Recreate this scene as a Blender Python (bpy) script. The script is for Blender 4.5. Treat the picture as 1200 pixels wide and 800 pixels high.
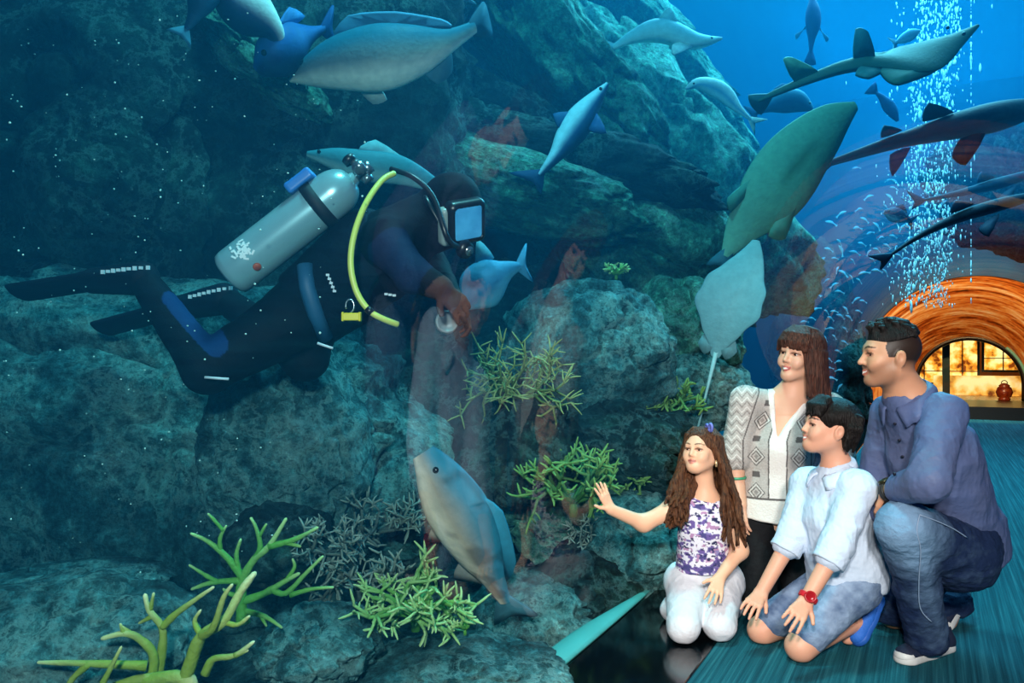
import bpy, bmesh, math, random
import numpy as np
from mathutils import Vector, Matrix

for _o in list(bpy.data.objects):
    bpy.data.objects.remove(_o)
SC = bpy.context.scene
COL = SC.collection
F, CX, HZ, CH = 933.0, 600.0, 415.0, 1.1      # focal length (px of a 1200 px frame), centre, horizon row, camera height

# ------------------------------------------------------------------ camera, world, lights, exposure
cam_d = bpy.data.cameras.new('camera')
cam = bpy.data.objects.new('camera', cam_d)
COL.objects.link(cam)
cam.location = (0, 0, CH)
cam.rotation_euler = (math.radians(90), 0, 0)
cam_d.lens = F / 1200 * 36
cam_d.sensor_width = 36
cam_d.shift_y = (HZ - 400) / 1200
cam_d.clip_start = 0.05
SC.camera = cam
SC.view_settings.view_transform = 'Standard'
SC.view_settings.look = 'None'
SC.view_settings.gamma = 1
SC.view_settings.use_curve_mapping = False
SC.view_settings.exposure = 0.0
SC.cycles.use_denoising = True
SC.cycles.max_bounces = 8
SC.cycles.transparent_max_bounces = 24
SC.cycles.volume_bounces = 1
SC.cycles.sample_clamp_indirect = 4.0
SC.cycles.caustics_reflective = False
SC.cycles.caustics_refractive = False

world = bpy.data.worlds.new('world')
SC.world = world
world.use_nodes = True
world.node_tree.nodes['Background'].inputs[0].default_value = (0.004, 0.17, 0.42, 1)
world.node_tree.nodes['Background'].inputs[1].default_value = 0.25

TN = np.array([-0.885, 0.465, 0.0]); TN /= np.linalg.norm(TN)     # across the tunnel, towards the left glass
TT = np.array([TN[1], -TN[0], 0.0])                        # along the tunnel
def T(d, s, z):
    return TN * d + TT * s + np.array([0, 0, z])
def P(px, py, Y):
    return np.array([(px - CX) / F * Y, Y, CH - (py - HZ) / F * Y])

def lamp(name, kind, loc, target, energy, color, size=0.5, size_y=None, spot=None, blend=0.4):
    d = bpy.data.lights.new(name, kind)
    d.energy = energy; d.color = color
    if kind == 'AREA':
        d.size = size
        if size_y: d.shape = 'RECTANGLE'; d.size_y = size_y
    else:
        d.shadow_soft_size = size
    if kind == 'SPOT':
        d.spot_size = math.radians(spot); d.spot_blend = blend
    o = bpy.data.objects.new(name, d); COL.objects.link(o)
    o.location = Vector(loc)
    o.rotation_euler = (Vector(target) - Vector(loc)).to_track_quat('-Z', 'Y').to_euler()
    return o
WATER_ABS, WATER_SCA = 0.19, 0.031
# lamps over the tank: cool blue-white banks hung above the water
lamp('tank_lamp_bank', 'AREA', (3.0, 7.5, 6.3), (2.2, 6.5, 0), 900, (0.36, 0.84, 1.0), 4.0, 3.0)
lamp('tank_lamp_near', 'AREA', (0.1, 2.6, 5.2), (-0.35, 3.3, 0), 215, (0.45, 1.0, 0.98), 0.8, 0.5)
lamp('tank_lamp_far', 'AREA', (6.5, 12.0, 6.3), (5.0, 11.0, 0), 820, (0.25, 0.74, 1.0), 4.0, 4.0)
# added fill spots behind the camera, out of view, for flash-like front light
lamp('front_fill', 'SPOT', (0.30, -0.75, 2.0), (1.2, 3.0, 0.55), 430, (1.0, 0.96, 0.92), 0.16, spot=46, blend=.6)
lamp('front_fill_left', 'SPOT', (-0.25, -0.6, 1.9), (-0.45, 2.4, 0.75), 540, (1.0, 0.97, 0.90), 0.12, spot=80, blend=.9)
# unseen warm lamp added near the tunnel's end to light the lining
lamp('lining_fill', 'SPOT', T(-0.66, 13.2, 2.25), T(-0.66, 17.2, .85), 800, (1.0, 0.62, 0.26), 0.10, spot=78, blend=.5)


# ------------------------------------------------------------------ colours and materials
def hexc(h):
    h = h.lstrip('#')
    v = [int(h[i:i + 2], 16) / 255 for i in (0, 2, 4)]
    return tuple(x / 12.92 if x <= 0.04045 else ((x + 0.055) / 1.055) ** 2.4 for x in v)

def N(nt, t, **kw):
    n = nt.nodes.new(t)
    for k, v in kw.items():
        if k.startswith('i_'):
            key = k[2:]
            key = int(key) if key.isdigit() else key
            n.inputs[key].default_value = v
        else:
            setattr(n, k, v)
    return n

def ramp(nt, fac, stops, interp='LINEAR'):
    r = nt.nodes.new('ShaderNodeValToRGB'); r.color_ramp.interpolation = interp
    els = r.color_ramp.elements
    while len(els) < len(stops): els.new(0.5)
    for e, (p, c) in zip(els, stops):
        e.position = p; e.color = (*c, 1) if len(c) == 3 else c
    nt.links.new(fac, r.inputs[0])
    return r

MATS = {}
def mat(name, base='#808080', rough=0.6, metal=0.0, spec=0.5, noise=None, bump=None, attr=False, stretch=None,
        subsurf=0.0, coat=0.0, transm=0.0, sheen=0.0):
    """principled material; noise=(scale, amount, second colour), bump=(scale, strength), attr: colour from 'Col'"""
    if name in MATS: return MATS[name]
    m = bpy.data.materials.new(name); m.use_nodes = True
    nt = m.node_tree; b = nt.nodes['Principled BSDF']
    b.inputs['Roughness'].default_value = rough; b.inputs['Metallic'].default_value = metal
    b.inputs['Specular IOR Level'].default_value = spec
    b.inputs['Coat Weight'].default_value = coat
    b.inputs['Transmission Weight'].default_value = transm
    b.inputs['Sheen Weight'].default_value = sheen
    if subsurf:
        b.inputs['Subsurface Weight'].default_value = subsurf
        b.inputs['Subsurface Radius'].default_value = (0.01, 0.004, 0.002)
        b.inputs['Subsurface Scale'].default_value = 1.0
    tc = N(nt, 'ShaderNodeTexCoord')
    vec = tc.outputs['Object']
    if stretch:
        mp = N(nt, 'ShaderNodeMapping'); mp.inputs['Scale'].default_value = stretch
        nt.links.new(vec, mp.inputs[0]); vec = mp.outputs[0]
    if attr:
        a = N(nt, 'ShaderNodeAttribute', attribute_name='Col'); colo = a.outputs['Color']
    else:
        rgb = N(nt, 'ShaderNodeRGB'); rgb.outputs[0].default_value = (*hexc(base), 1); colo = rgb.outputs[0]
    if noise:
        nz = N(nt, 'ShaderNodeTexNoise', i_Scale=noise[0], i_Detail=5.0, i_Roughness=0.6)
        nt.links.new(vec, nz.inputs['Vector'])
        mx = N(nt, 'ShaderNodeMix', data_type='RGBA')
        mr = N(nt, 'ShaderNodeMapRange'); mr.inputs[1].default_value = 0.35; mr.inputs[2].default_value = 0.7
        mr.inputs[4].default_value = noise[1]
        nt.links.new(nz.outputs[0], mr.inputs[0]); nt.links.new(mr.outputs[0], mx.inputs[0])
        nt.links.new(colo, mx.inputs[6]); mx.inputs[7].default_value = (*hexc(noise[2]), 1)
        colo = mx.outputs[2]
    nt.links.new(colo, b.inputs['Base Color'])
    if bump:
        nb = N(nt, 'ShaderNodeTexNoise', i_Scale=bump[0], i_Detail=4.0)
        nt.links.new(vec, nb.inputs['Vector'])
        bp = N(nt, 'ShaderNodeBump', i_Strength=bump[1], i_Distance=0.01)
        nt.links.new(nb.outputs[0], bp.inputs['Height']); nt.links.new(bp.outputs[0], b.inputs['Normal'])
    MATS[name] = m
    return m

# ------------------------------------------------------------------ objects
def mesh_obj(name, v, f, m, parent=None, smooth=True, origin=None, col=None):
    v = np.asarray(v, float)
    base = np.zeros(3)
    if parent is not None:
        q = parent
        while q is not None:
            base = base + np.array(q.location); q = q.parent
    loc = np.zeros(3)
    if origin is not None:
        loc = np.asarray(origin, float) - base
        v = v - np.asarray(origin, float)
    else:
        v = v - base
    me = bpy.data.meshes.new(name)
    me.from_pydata(v.tolist(), [], f.tolist() if hasattr(f, 'tolist') else f)
    if smooth and len(me.polygons):
        me.polygons.foreach_set('use_smooth', np.ones(len(me.polygons), bool))
    if col is not None:
        a = me.color_attributes.new('Col', 'FLOAT_COLOR', 'POINT')
        c4 = np.ones((len(v), 4), np.float32); c4[:, :3] = col
        a.data.foreach_set('color', c4.ravel())
    me.materials.append(m); me.update()
    o = bpy.data.objects.new(name, me); COL.objects.link(o)
    o.location = loc
    if parent is not None: o.parent = parent
    return o

def tag(o, label, cat, group=None):
    o['label'] = label; o['category'] = cat
    if group: o['group'] = group
    return o
def empty(name, loc, label, cat, group=None):
    o = bpy.data.objects.new(name, None); COL.objects.link(o)
    o.location = Vector([float(x) for x in loc]); o.empty_display_size = 0.1
    return tag(o, label, cat, group)
def structure(o):
    o['kind'] = 'structure'; return o

class MB:
    """collects simple solids into one mesh"""
    def __init__(s): s.v = []; s.f = []
    def add(s, v, f):
        n = len(s.v); s.v += [tuple(map(float, p)) for p in v]; s.f += [tuple(i + n for i in q) for q in f]; return s
    def box(s, c, h, R=None):
        c = np.asarray(c, float); R = np.eye(3) if R is None else R
        v = [c + R @ (np.array([x, y, z]) * h) for x in (-1, 1) for y in (-1, 1) for z in (-1, 1)]
        return s.add(v, [(0, 1, 3, 2), (4, 6, 7, 5), (0, 4, 5, 1), (2, 3, 7, 6), (0, 2, 6, 4), (1, 5, 7, 3)])
    def tube(s, pts, rs, n=10, cap=True, flat=None):
        pts = np.asarray(pts, float); m = len(pts)
        if np.isscalar(rs): rs = [rs] * m
        tang = np.gradient(pts, axis=0); tang /= np.linalg.norm(tang, axis=1)[:, None] + 1e-9
        up = np.array([0, 0, 1.0]) if abs(tang[0][2]) < 0.9 else np.array([1.0, 0, 0])
        a = np.cross(tang[0], up); a /= np.linalg.norm(a)
        v = []; f = []
        for i in range(m):
            a = a - tang[i] * np.dot(a, tang[i]); a /= np.linalg.norm(a); b = np.cross(tang[i], a)
            for j in range(n):
                th = 2 * math.pi * j / n
                v.append(pts[i] + rs[i] * (a * math.cos(th) + b * math.sin(th)))
        for i in range(m - 1):
            for j in range(n):
                k = (j + 1) % n
                f.append((i * n + j, i * n + k, (i + 1) * n + k, (i + 1) * n + j))
        if cap:
            f.append(tuple(range(n - 1, -1, -1))); f.append(tuple((m - 1) * n + j for j in range(n)))
        return s.add(v, f)
    def lathe(s, a, b, prof, n=24):
        """prof: list of (t along a->b in metres from a, radius)"""
        a = np.asarray(a, float); d = np.asarray(b, float) - a; d /= np.linalg.norm(d)
        return s.tube([a + d * t for t, r in prof], [r for t, r in prof], n) if False else s._lathe(a, d, prof, n)
    def _lathe(s, a, d, prof, n):
        a = np.asarray(a, float); d = np.asarray(d, float); d = d / np.linalg.norm(d)
        up = np.array([0, 0, 1.0]) if abs(d[2]) < 0.9 else np.array([1.0, 0, 0])
        x = np.cross(d, up); x /= np.linalg.norm(x); y = np.cross(d, x)
        v = []; f = []
        for t, r in prof:
            for j in range(n):
                th = 2 * math.pi * j / n
                v.append(a + d * t + r * (x * math.cos(th) + y * math.sin(th)))
        for i in range(len(prof) - 1):
            for j in range(n):
                k = (j + 1) % n
                f.append((i * n + j, (i + 1) * n + j, (i + 1) * n + k, i * n + k))
        f.append(tuple(range(n))); f.append(tuple((len(prof) - 1) * n + j for j in range(n - 1, -1, -1)))
        return s.add(v, f)
    def build(s, name, m, parent=None, smooth=True, origin=None, bevel=0, sub=0):
        o = mesh_obj(name, s.v, s.f, m, parent, smooth, origin)
        if bevel:
            b = o.modifiers.new('bevel', 'BEVEL'); b.width = bevel; b.segments = 2; b.limit_method = 'ANGLE'
        if sub:
            b = o.modifiers.new('sub', 'SUBSURF'); b.levels = sub; b.render_levels = sub
        return o

# ------------------------------------------------------------------ numpy noise
def _hash(ix, iy, iz, seed):
    h = (ix * 374761393 + iy * 668265263 + iz * 2147483647 + seed * 974634777) & 0xFFFFFFFF
    h = ((h ^ (h >> 13)) * 1274126177) & 0xFFFFFFFF
    h = h ^ (h >> 16)
    return (h & 0xFFFFFF).astype(np.float64) / 0xFFFFFF
def vnoise(p, seed=0):
    i = np.floor(p).astype(np.int64); f = p - i; u = f * f * f * (f * (f * 6 - 15) + 10)
    r = 0
    for dx in (0, 1):
        wx = u[:, 0] if dx else 1 - u[:, 0]
        for dy in (0, 1):
            wy = u[:, 1] if dy else 1 - u[:, 1]
            for dz in (0, 1):
                wz = u[:, 2] if dz else 1 - u[:, 2]
                r = r + wx * wy * wz * _hash(i[:, 0] + dx, i[:, 1] + dy, i[:, 2] + dz, seed)
    return r * 2 - 1
def fbm(p, oct=4, seed=0, ridged=False, gain=0.5):
    a, t, s = 1.0, 0, 0
    for o in range(oct):
        n = vnoise(p * (2.03 ** o) + o * 17.3, seed + o)
        if ridged: n = 1 - 2 * np.abs(n)
        t = t + a * n; s += a; a *= gain
    return t / s

# ------------------------------------------------------------------ signed-distance sculpting (one continuous skin per figure)
def nrm(v):
    v = np.asarray(v, float); return v / (np.linalg.norm(v) + 1e-12)
def frame(f, up=(0, 0, 1)):
    f = nrm(f); r = nrm(np.cross(f, up)); u = np.cross(r, f)
    return np.stack([r, f, u], 1)            # columns: right, forward, up
def roll(R, a):
    c, s = math.cos(a), math.sin(a)
    return R @ np.array([[c, 0, s], [0, 1, 0], [-s, 0, c]])

class Sdf:
    def __init__(s): s.p = []
    def cap(s, a, b, r0, r1=None, k=0.02, op='u', flat=None):
        a = np.asarray(a, float); b = np.asarray(b, float); r1 = r0 if r1 is None else r1
        rm = max(r0, r1)
        if flat is not None: ax = nrm(flat[0]); fac = flat[1] - 1
        a2, b2 = (a, b) if flat is None else (a + fac * a.dot(ax) * ax, b + fac * b.dot(ax) * ax)
        ab = b2 - a2; L = max(ab.dot(ab), 1e-9)
        def fn(X, Y, Z):
            if flat is not None:
                q = fac * (X * ax[0] + Y * ax[1] + Z * ax[2])
                X = X + q * ax[0]; Y = Y + q * ax[1]; Z = Z + q * ax[2]
            x = X - a2[0]; y = Y - a2[1]; z = Z - a2[2]
            t = np.clip((x * ab[0] + y * ab[1] + z * ab[2]) / L, 0, 1)
            return np.sqrt((x - t * ab[0]) ** 2 + (y - t * ab[1]) ** 2 + (z - t * ab[2]) ** 2) - (r0 + (r1 - r0) * t)
        mul = 1.0 if flat is None or flat[1] >= 1 else 1 / flat[1]
        s.p.append((fn, np.minimum(a, b) - rm * mul, np.maximum(a, b) + rm * mul, k, op)); return s
    def chain(s, pts, rs, k=0.02, op='u', flat=None):
        for i in range(len(pts) - 1): s.cap(pts[i], pts[i + 1], rs[i], rs[i + 1], k, op, flat)
        return s
    def ell(s, c, r, R=None, k=0.02, op='u'):
        c = np.asarray(c, float); R = np.eye(3) if R is None else R; r = np.asarray(r, float)
        def fn(X, Y, Z):
            x = X - c[0]; y = Y - c[1]; z = Z - c[2]
            l = [(x * R[0, i] + y * R[1, i] + z * R[2, i]) / r[i] for i in range(3)]
            k0 = np.sqrt(l[0] ** 2 + l[1] ** 2 + l[2] ** 2)
            k1 = np.sqrt((l[0] / r[0]) ** 2 + (l[1] / r[1]) ** 2 + (l[2] / r[2]) ** 2) + 1e-9
            return k0 * (k0 - 1) / k1
        e = np.sqrt(((R * r) ** 2).sum(1))
        s.p.append((fn, c - e, c + e, k, op)); return s
    def box(s, c, h, R=None, rd=0.005, k=0.01, op='u'):
        c = np.asarray(c, float); R = np.eye(3) if R is None else R; h = np.asarray(h, float)
        def fn(X, Y, Z):
            x = X - c[0]; y = Y - c[1]; z = Z - c[2]
            q = [np.abs(x * R[0, i] + y * R[1, i] + z * R[2, i]) - (h[i] - rd) for i in range(3)]
            o = np.sqrt(sum(np.maximum(a, 0) ** 2 for a in q))
            return o + np.minimum(np.maximum(np.maximum(q[0], q[1]), q[2]), 0) - rd
        e = (np.abs(R) * h).sum(1)
        s.p.append((fn, c - e, c + e, k, op)); return s
    def cut(s, p, n, k=0.004):
        """keep the side that n points away from"""
        p = np.asarray(p, float); n = nrm(n)
        s.p.append((lambda X, Y, Z: (X - p[0]) * n[0] + (Y - p[1]) * n[1] + (Z - p[2]) * n[2], None, None, k, 'i')); return s
    def mesh(s, h=0.004, smooth=1, offset=0.0):
        lo = np.min([q[1] for q in s.p if q[4] == 'u'], 0) - 4 * h - abs(offset)
        hi = np.max([q[2] for q in s.p if q[4] == 'u'], 0) + 4 * h + abs(offset)
        n = np.ceil((hi - lo) / h).astype(int) + 1
        D = np.full(n, 0.3, np.float32)
        ax = [(lo[i] + h * np.arange(n[i])).astype(np.float32) for i in range(3)]
        for fn, a, b, k, op in s.p:
            if a is None: sl = (slice(None),) * 3
            else:
                pad = max(k, 0.004) + 3 * h + abs(offset)
                i0 = np.clip(np.floor((a - pad - lo) / h).astype(int), 0, n - 1)
                i1 = np.clip(np.ceil((b + pad - lo) / h).astype(int) + 1, 1, n)
                if (i1 <= i0).any(): continue
                sl = tuple(slice(i0[i], i1[i]) for i in range(3))
            X = ax[0][sl[0]][:, None, None]; Y = ax[1][sl[1]][None, :, None]; Z = ax[2][sl[2]][None, None, :]
            d = fn(X, Y, Z).astype(np.float32); A = D[sl]
            if op == 'u':
                q = np.maximum(k - np.abs(A - d), 0) / k
                D[sl] = np.minimum(A, d) - q * q * k * 0.25
            else:
                if op == 's': d = -d
                q = np.maximum(k - np.abs(A - d), 0) / k
                D[sl] = np.maximum(A, d) + q * q * k * 0.25
        v, f = surface_nets(D - offset)
        if smooth: v = relax(v, f, smooth)
        return v * h + lo, f

def surface_nets(D):
    s = D < 0
    u = s.view(np.uint8)
    c = u[:-1] + u[1:]; c = c[:, :-1] + c[:, 1:]; c = c[:, :, :-1] + c[:, :, 1:]
    mask = (c > 0) & (c < 8)
    idx = np.argwhere(mask); ids = np.full(mask.shape, -1, np.int32); ids[mask] = np.arange(len(idx))
    acc = np.zeros((len(idx), 3)); cnt = np.zeros(len(idx))
    cor = [(x, y, z) for x in (0, 1) for y in (0, 1) for z in (0, 1)]
    val = {q: D[idx[:, 0] + q[0], idx[:, 1] + q[1], idx[:, 2] + q[2]] for q in cor}
    for q in cor:
        for a in range(3):
            if q[a] == 0:
                r = list(q); r[a] = 1; r = tuple(r)
                da, db = val[q], val[r]; m = (da < 0) != (db < 0)
                t = da[m] / (da[m] - db[m]); p = np.tile(np.array(q, float), (m.sum(), 1)); p[:, a] += t
                acc[m] += p; cnt[m] += 1
    v = idx + acc / cnt[:, None]
    quads = []
    for a in range(3):
        b, e = (a + 1) % 3, (a + 2) % 3
        sa = np.moveaxis(s, (a, b, e), (0, 1, 2)); dm = sa[:-1] != sa[1:]
        dm[:, 0] = False; dm[:, -1] = False; dm[:, :, 0] = False; dm[:, :, -1] = False
        q = np.argwhere(dm); ins = sa[q[:, 0], q[:, 1], q[:, 2]]
        I = np.moveaxis(ids, (a, b, e), (0, 1, 2))
        w = np.stack([I[q[:, 0], q[:, 1] - 1, q[:, 2] - 1], I[q[:, 0], q[:, 1], q[:, 2] - 1],
                      I[q[:, 0], q[:, 1], q[:, 2]], I[q[:, 0], q[:, 1] - 1, q[:, 2]]], 1)
        w[~ins] = w[~ins][:, ::-1]
        quads.append(w)
    return v, np.concatenate(quads)

def relax(v, f, it=1, lam=0.5):
    e = np.concatenate([f[:, [i, (i + 1) % 4]] for i in range(4)])
    e = np.concatenate([e, e[:, ::-1]]); n = len(v)
    deg = np.bincount(e[:, 0], minlength=n) + 1e-9
    for _ in range(it):
        m = np.stack([np.bincount(e[:, 0], weights=v[e[:, 1], i], minlength=n) for i in range(3)], 1) / deg[:, None]
        v = v + lam * (m - v)
    return v
def normals(v, f):
    a = np.cross(v[f[:, 2]] - v[f[:, 0]], v[f[:, 3]] - v[f[:, 1]]) if f.shape[1] == 4 else np.cross(v[f[:, 1]] - v[f[:, 0]], v[f[:, 2]] - v[f[:, 0]])
    n = np.stack([np.bincount(f.ravel(), weights=np.repeat(a[:, i], f.shape[1]), minlength=len(v)) for i in range(3)], 1)
    return n / (np.linalg.norm(n, axis=1)[:, None] + 1e-12)
def folds(v, f, amp, scale, seed, stretch=(1, 1, 1)):
    n = normals(v, f)
    return v + n * (amp * fbm(v * np.asarray(stretch) * scale, 3, seed, True))[:, None]

def V_(p, z): return np.array([p[0], p[1], z])
def smooth_pts(pts, n=6):
    pts = [np.asarray(p, float) for p in pts]; q = [pts[0]] + pts + [pts[-1]]; out = []
    for i in range(1, len(q) - 2):
        for t in np.linspace(0, 1, n, endpoint=False):
            a, b, c, d = q[i - 1], q[i], q[i + 1], q[i + 2]
            out.append(.5 * ((2 * b) + (-a + c) * t + (2 * a - 5 * b + 4 * c - d) * t * t + (-a + 3 * b - 3 * c + d) * t ** 3))
    out.append(pts[-1]); return out
def push_out(p, a, v, o):
    """slide p along a until it sits on the outermost surface near that line"""
    d = v - p; t = d @ a; r = np.linalg.norm(d - t[:, None] * a, axis=1); m = r < .008
    return p + a * t[m].max() if m.any() else p

def uv_sphere(n=20, m=12):
    v = [(0, 0, 1)]; f = []
    for i in range(1, m):
        t = math.pi * i / m
        for j in range(n):
            p = 2 * math.pi * j / n
            v.append((math.sin(t) * math.cos(p), math.sin(t) * math.sin(p), math.cos(t)))
    v.append((0, 0, -1))
    for j in range(n): f.append((0, 1 + j, 1 + (j + 1) % n))
    for i in range(m - 2):
        for j in range(n):
            a = 1 + i * n + j; b = 1 + i * n + (j + 1) % n
            f.append((a, a + n, b + n, b))
    L = len(v) - 1
    for j in range(n): f.append((L, L - n + (j + 1) % n, L - n + j))
    return np.array(v), f


# ------------------------------------------------------------------ the setting
D0, RA, ZA = -0.66, 1.80, 0.62            # tunnel axis, radius of the arch, height where the straight sides end
S0, S1 = -3.5, 15.6
YAW = math.atan2(TT[1], TT[0])
def local_obj(name, v, f, m, smooth=False):
    """v given as (along, across to the left, z): the object is turned to lie along the tunnel"""
    o = mesh_obj(name, v, f, m, None, smooth); o.rotation_euler = (0, 0, YAW); return structure(o)
def lbox(name, s0, s1, d0, d1, z0, z1, m, bevel=0):
    b = MB().box(((s0 + s1) / 2, (d0 + d1) / 2, (z0 + z1) / 2), np.array([(s1 - s0) / 2, (d1 - d0) / 2, (z1 - z0) / 2]))
    o = local_obj(name, b.v, b.f, m)
    if bevel:
        q = o.modifiers.new('bevel', 'BEVEL'); q.width = bevel; q.segments = 3
    return o
def arch(R, zc, n=40, z0=0.0, steps=6):
    """profile points (d, z) from the left foot over the top to the right foot"""
    left = [(D0 + R, z0 + (zc - z0) * i / steps) for i in range(steps)]
    top = [(D0 + R * math.cos(a), zc + R * math.sin(a)) for a in np.linspace(0, math.pi, n)]
    right = [(D0 - R, zc + (z0 - zc) * i / steps) for i in range(1, steps + 1)]
    return left + top + right

# carpet: teal with fine streaks along the walkway
m = bpy.data.materials.new('teal_carpet'); m.use_nodes = True; nt = m.node_tree; b = nt.nodes['Principled BSDF']
tc = N(nt, 'ShaderNodeTexCoord'); mp = N(nt, 'ShaderNodeMapping'); mp.inputs['Scale'].default_value = (.8, 62, 1)
nt.links.new(tc.outputs['Object'], mp.inputs[0])
nz = N(nt, 'ShaderNodeTexNoise', i_Scale=1.0, i_Detail=6.0, i_Roughness=.65); nt.links.new(mp.outputs[0], nz.inputs['Vector'])
r = ramp(nt, nz.outputs[0], [(.28, hexc('#0d3640')), (.45, hexc('#164e5a')), (.56, hexc('#1f5f6a')), (.72, hexc('#3a7c84'))])
nt.links.new(r.outputs[0], b.inputs['Base Color']); b.inputs['Roughness'].default_value = .9; b.inputs['Specular IOR Level'].default_value = .1
n2 = N(nt, 'ShaderNodeTexNoise', i_Scale=160.0); nt.links.new(tc.outputs['Object'], n2.inputs['Vector'])
bp = N(nt, 'ShaderNodeBump', i_Strength=.5, i_Distance=.01); nt.links.new(n2.outputs[0], bp.inputs['Height']); nt.links.new(bp.outputs[0], b.inputs['Normal'])
MATS['teal_carpet'] = m
lbox('floor', S0, S1 + .3, D0 - RA, 0.722, -.20, 0.0, m)

black = mat('black_gloss', '#05090c', .10, spec=.6)
lbox('trim_1', S0, S1, 0.722, 1.135, -.20, 0.004, black, .006)

# the tunnel's clear skin: one sheet, mirror-like at a slant
g = bpy.data.materials.new('clear_acrylic'); g.use_nodes = True; nt = g.node_tree; nt.nodes.remove(nt.nodes['Principled BSDF'])
tr = N(nt, 'ShaderNodeBsdfTransparent'); tr.inputs[0].default_value = (.97, .99, 1, 1)
gl = N(nt, 'ShaderNodeBsdfGlossy'); gl.inputs['Roughness'].default_value = .012
lw = N(nt, 'ShaderNodeLayerWeight'); pw = N(nt, 'ShaderNodeMath', operation='POWER'); pw.inputs[1].default_value = 5.0
frn = N(nt, 'ShaderNodeMath', operation='MULTIPLY_ADD'); frn.inputs[1].default_value = .0; frn.inputs[2].default_value = .070
nt.links.new(lw.outputs['Facing'], pw.inputs[0]); nt.links.new(pw.outputs[0], frn.inputs[0]); mx = N(nt, 'ShaderNodeMixShader')
nt.links.new(frn.outputs[0], mx.inputs[0]); nt.links.new(tr.outputs[0], mx.inputs[1]); nt.links.new(gl.outputs[0], mx.inputs[2])
nt.links.new(mx.outputs[0], nt.nodes['Material Output'].inputs[0])
pr = arch(RA, ZA, 72); ns = 28; v = []; f = []
for i in range(ns + 1):
    s = S0 + (S1 - S0) * i / ns
    v += [(s, d, z) for d, z in pr]
k = len(pr)
for i in range(ns):
    for j in range(k - 1): f.append((i * k + j, (i + 1) * k + j, (i + 1) * k + j + 1, i * k + j + 1))
# faces look into the walkway so the fresnel term is that of air meeting acrylic
local_obj('window_1', v, [q[::-1] for q in f], g, True)

# water: a solid block with the tunnel cut out of it, filled with blue haze
w = bpy.data.materials.new('tank_water'); w.use_nodes = True; nt = w.node_tree; nt.nodes.remove(nt.nodes['Principled BSDF'])
ab = N(nt, 'ShaderNodeVolumeAbsorption'); ab.inputs[0].default_value = (0.05, 0.78, 0.90, 1); ab.inputs[1].default_value = WATER_ABS
sc_ = N(nt, 'ShaderNodeVolumeScatter'); sc_.inputs[0].default_value = (0.03, 0.50, 1.0, 1); sc_.inputs[1].default_value = WATER_SCA
sc_.inputs['Anisotropy'].default_value = 0.2
ad = N(nt, 'ShaderNodeAddShader'); nt.links.new(ab.outputs[0], ad.inputs[0]); nt.links.new(sc_.outputs[0], ad.inputs[1])
nt.links.new(ad.outputs[0], nt.nodes['Material Output'].inputs['Volume'])
DW, ZB, ZT = 7.5, -0.45, 6.6
inner = arch(RA + .012, ZA, 72)
inner = [(D0 + RA + .012, ZB)] + inner + [(D0 - RA - .012, ZB)]
outer = [(D0 - 8.0, ZB), (D0 - 8.0, ZT), (DW, ZT), (DW, ZB)]
prof = inner + outer; k = len(prof); SW1 = 18.5
bm = bmesh.new()
rings = [[bm.verts.new((s, d, z)) for d, z in prof] for s in (S0, SW1)]
for j in range(k): bm.faces.new((rings[0][j], rings[0][(j + 1) % k], rings[1][(j + 1) % k], rings[1][j]))
c0 = bm.faces.new(rings[0][::-1]); c1 = bm.faces.new(rings[1])
bmesh.ops.triangulate(bm, faces=[c0, c1]); bmesh.ops.recalc_face_normals(bm, faces=bm.faces)
me = bpy.data.meshes.new('water'); bm.to_mesh(me); bm.free(); me.materials.append(w)
wo = bpy.data.objects.new('water', me); COL.objects.link(wo); wo.rotation_euler = (0, 0, YAW); structure(wo)

# tank shell
tank_paint = mat('tank_paint', '#0a4a86', .9, noise=(.5, .5, '#0c6aa6'))
lbox('wall_left', S0, SW1, DW - .02, DW + .2, ZB, ZT, tank_paint)
lbox('wall_right', S0, SW1, D0 - 8.2, D0 - 7.98, ZB, ZT, tank_paint)

# pale teal lip of the tank's base along the glass: a low swelling, widest in its middle
v = []; f = []; n_ = 48
for i in range(n_ + 1):
    t = i / n_; s = 2.15 + 1.60 * t
    wd = .150 * math.sin(math.pi * t ** .8) ** .9 + .004
    for q in range(9):
        a = q / 8; v.append((s, 1.150 + wd * a, -.035 + .045 * math.sin(math.pi * (.30 + .70 * a)) if a < 1 else -.06))
for i in range(n_):
    for j in range(8): f.append((i * 9 + j, i * 9 + j + 1, (i + 1) * 9 + j + 1, (i + 1) * 9 + j))
TRIM2 = local_obj('trim_2', v, f, mat('teal_render', '#4fa8a0', .7, noise=(5, .4, '#3a908c')), True)
sm_ = TRIM2.modifiers.new('thick', 'SOLIDIFY'); sm_.thickness = .02; sm_.offset = 1

# the end of the tunnel: added flared lining with the exit's reflections painted on as streaks, dark rim, warm room
nA, nD = 320, 90
def ring_pt(a, R, zc, z0):
    # a in 0..1 from the left foot over the top to the right foot
    L1 = zc - z0; L2 = math.pi * R; tot = 2 * L1 + L2; x = a * tot
    if x < L1: return (D0 + R, z0 + x)
    if x < L1 + L2: q = (x - L1) / R; return (D0 + R * math.cos(q), zc + R * math.sin(q))
    return (D0 - R, zc - (x - L1 - L2))
v = []; uv = []
for i in range(nD + 1):
    t = i / nD; e = t ** 1.15
    R = 1.80 - .88 * e; zc = .62 - .12 * e; z0 = 0.0 + .22 * e; s = 15.6 + 2.2 * t
    for j in range(nA + 1):
        a = j / nA; d, z = ring_pt(a, R, zc, z0); v.append((s, d, z)); uv.append((a, t))
v = np.array(v); uv = np.array(uv)
f = [(i * (nA + 1) + j, i * (nA + 1) + j + 1, (i + 1) * (nA + 1) + j + 1, (i + 1) * (nA + 1) + j) for i in range(nD) for j in range(nA)]
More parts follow.
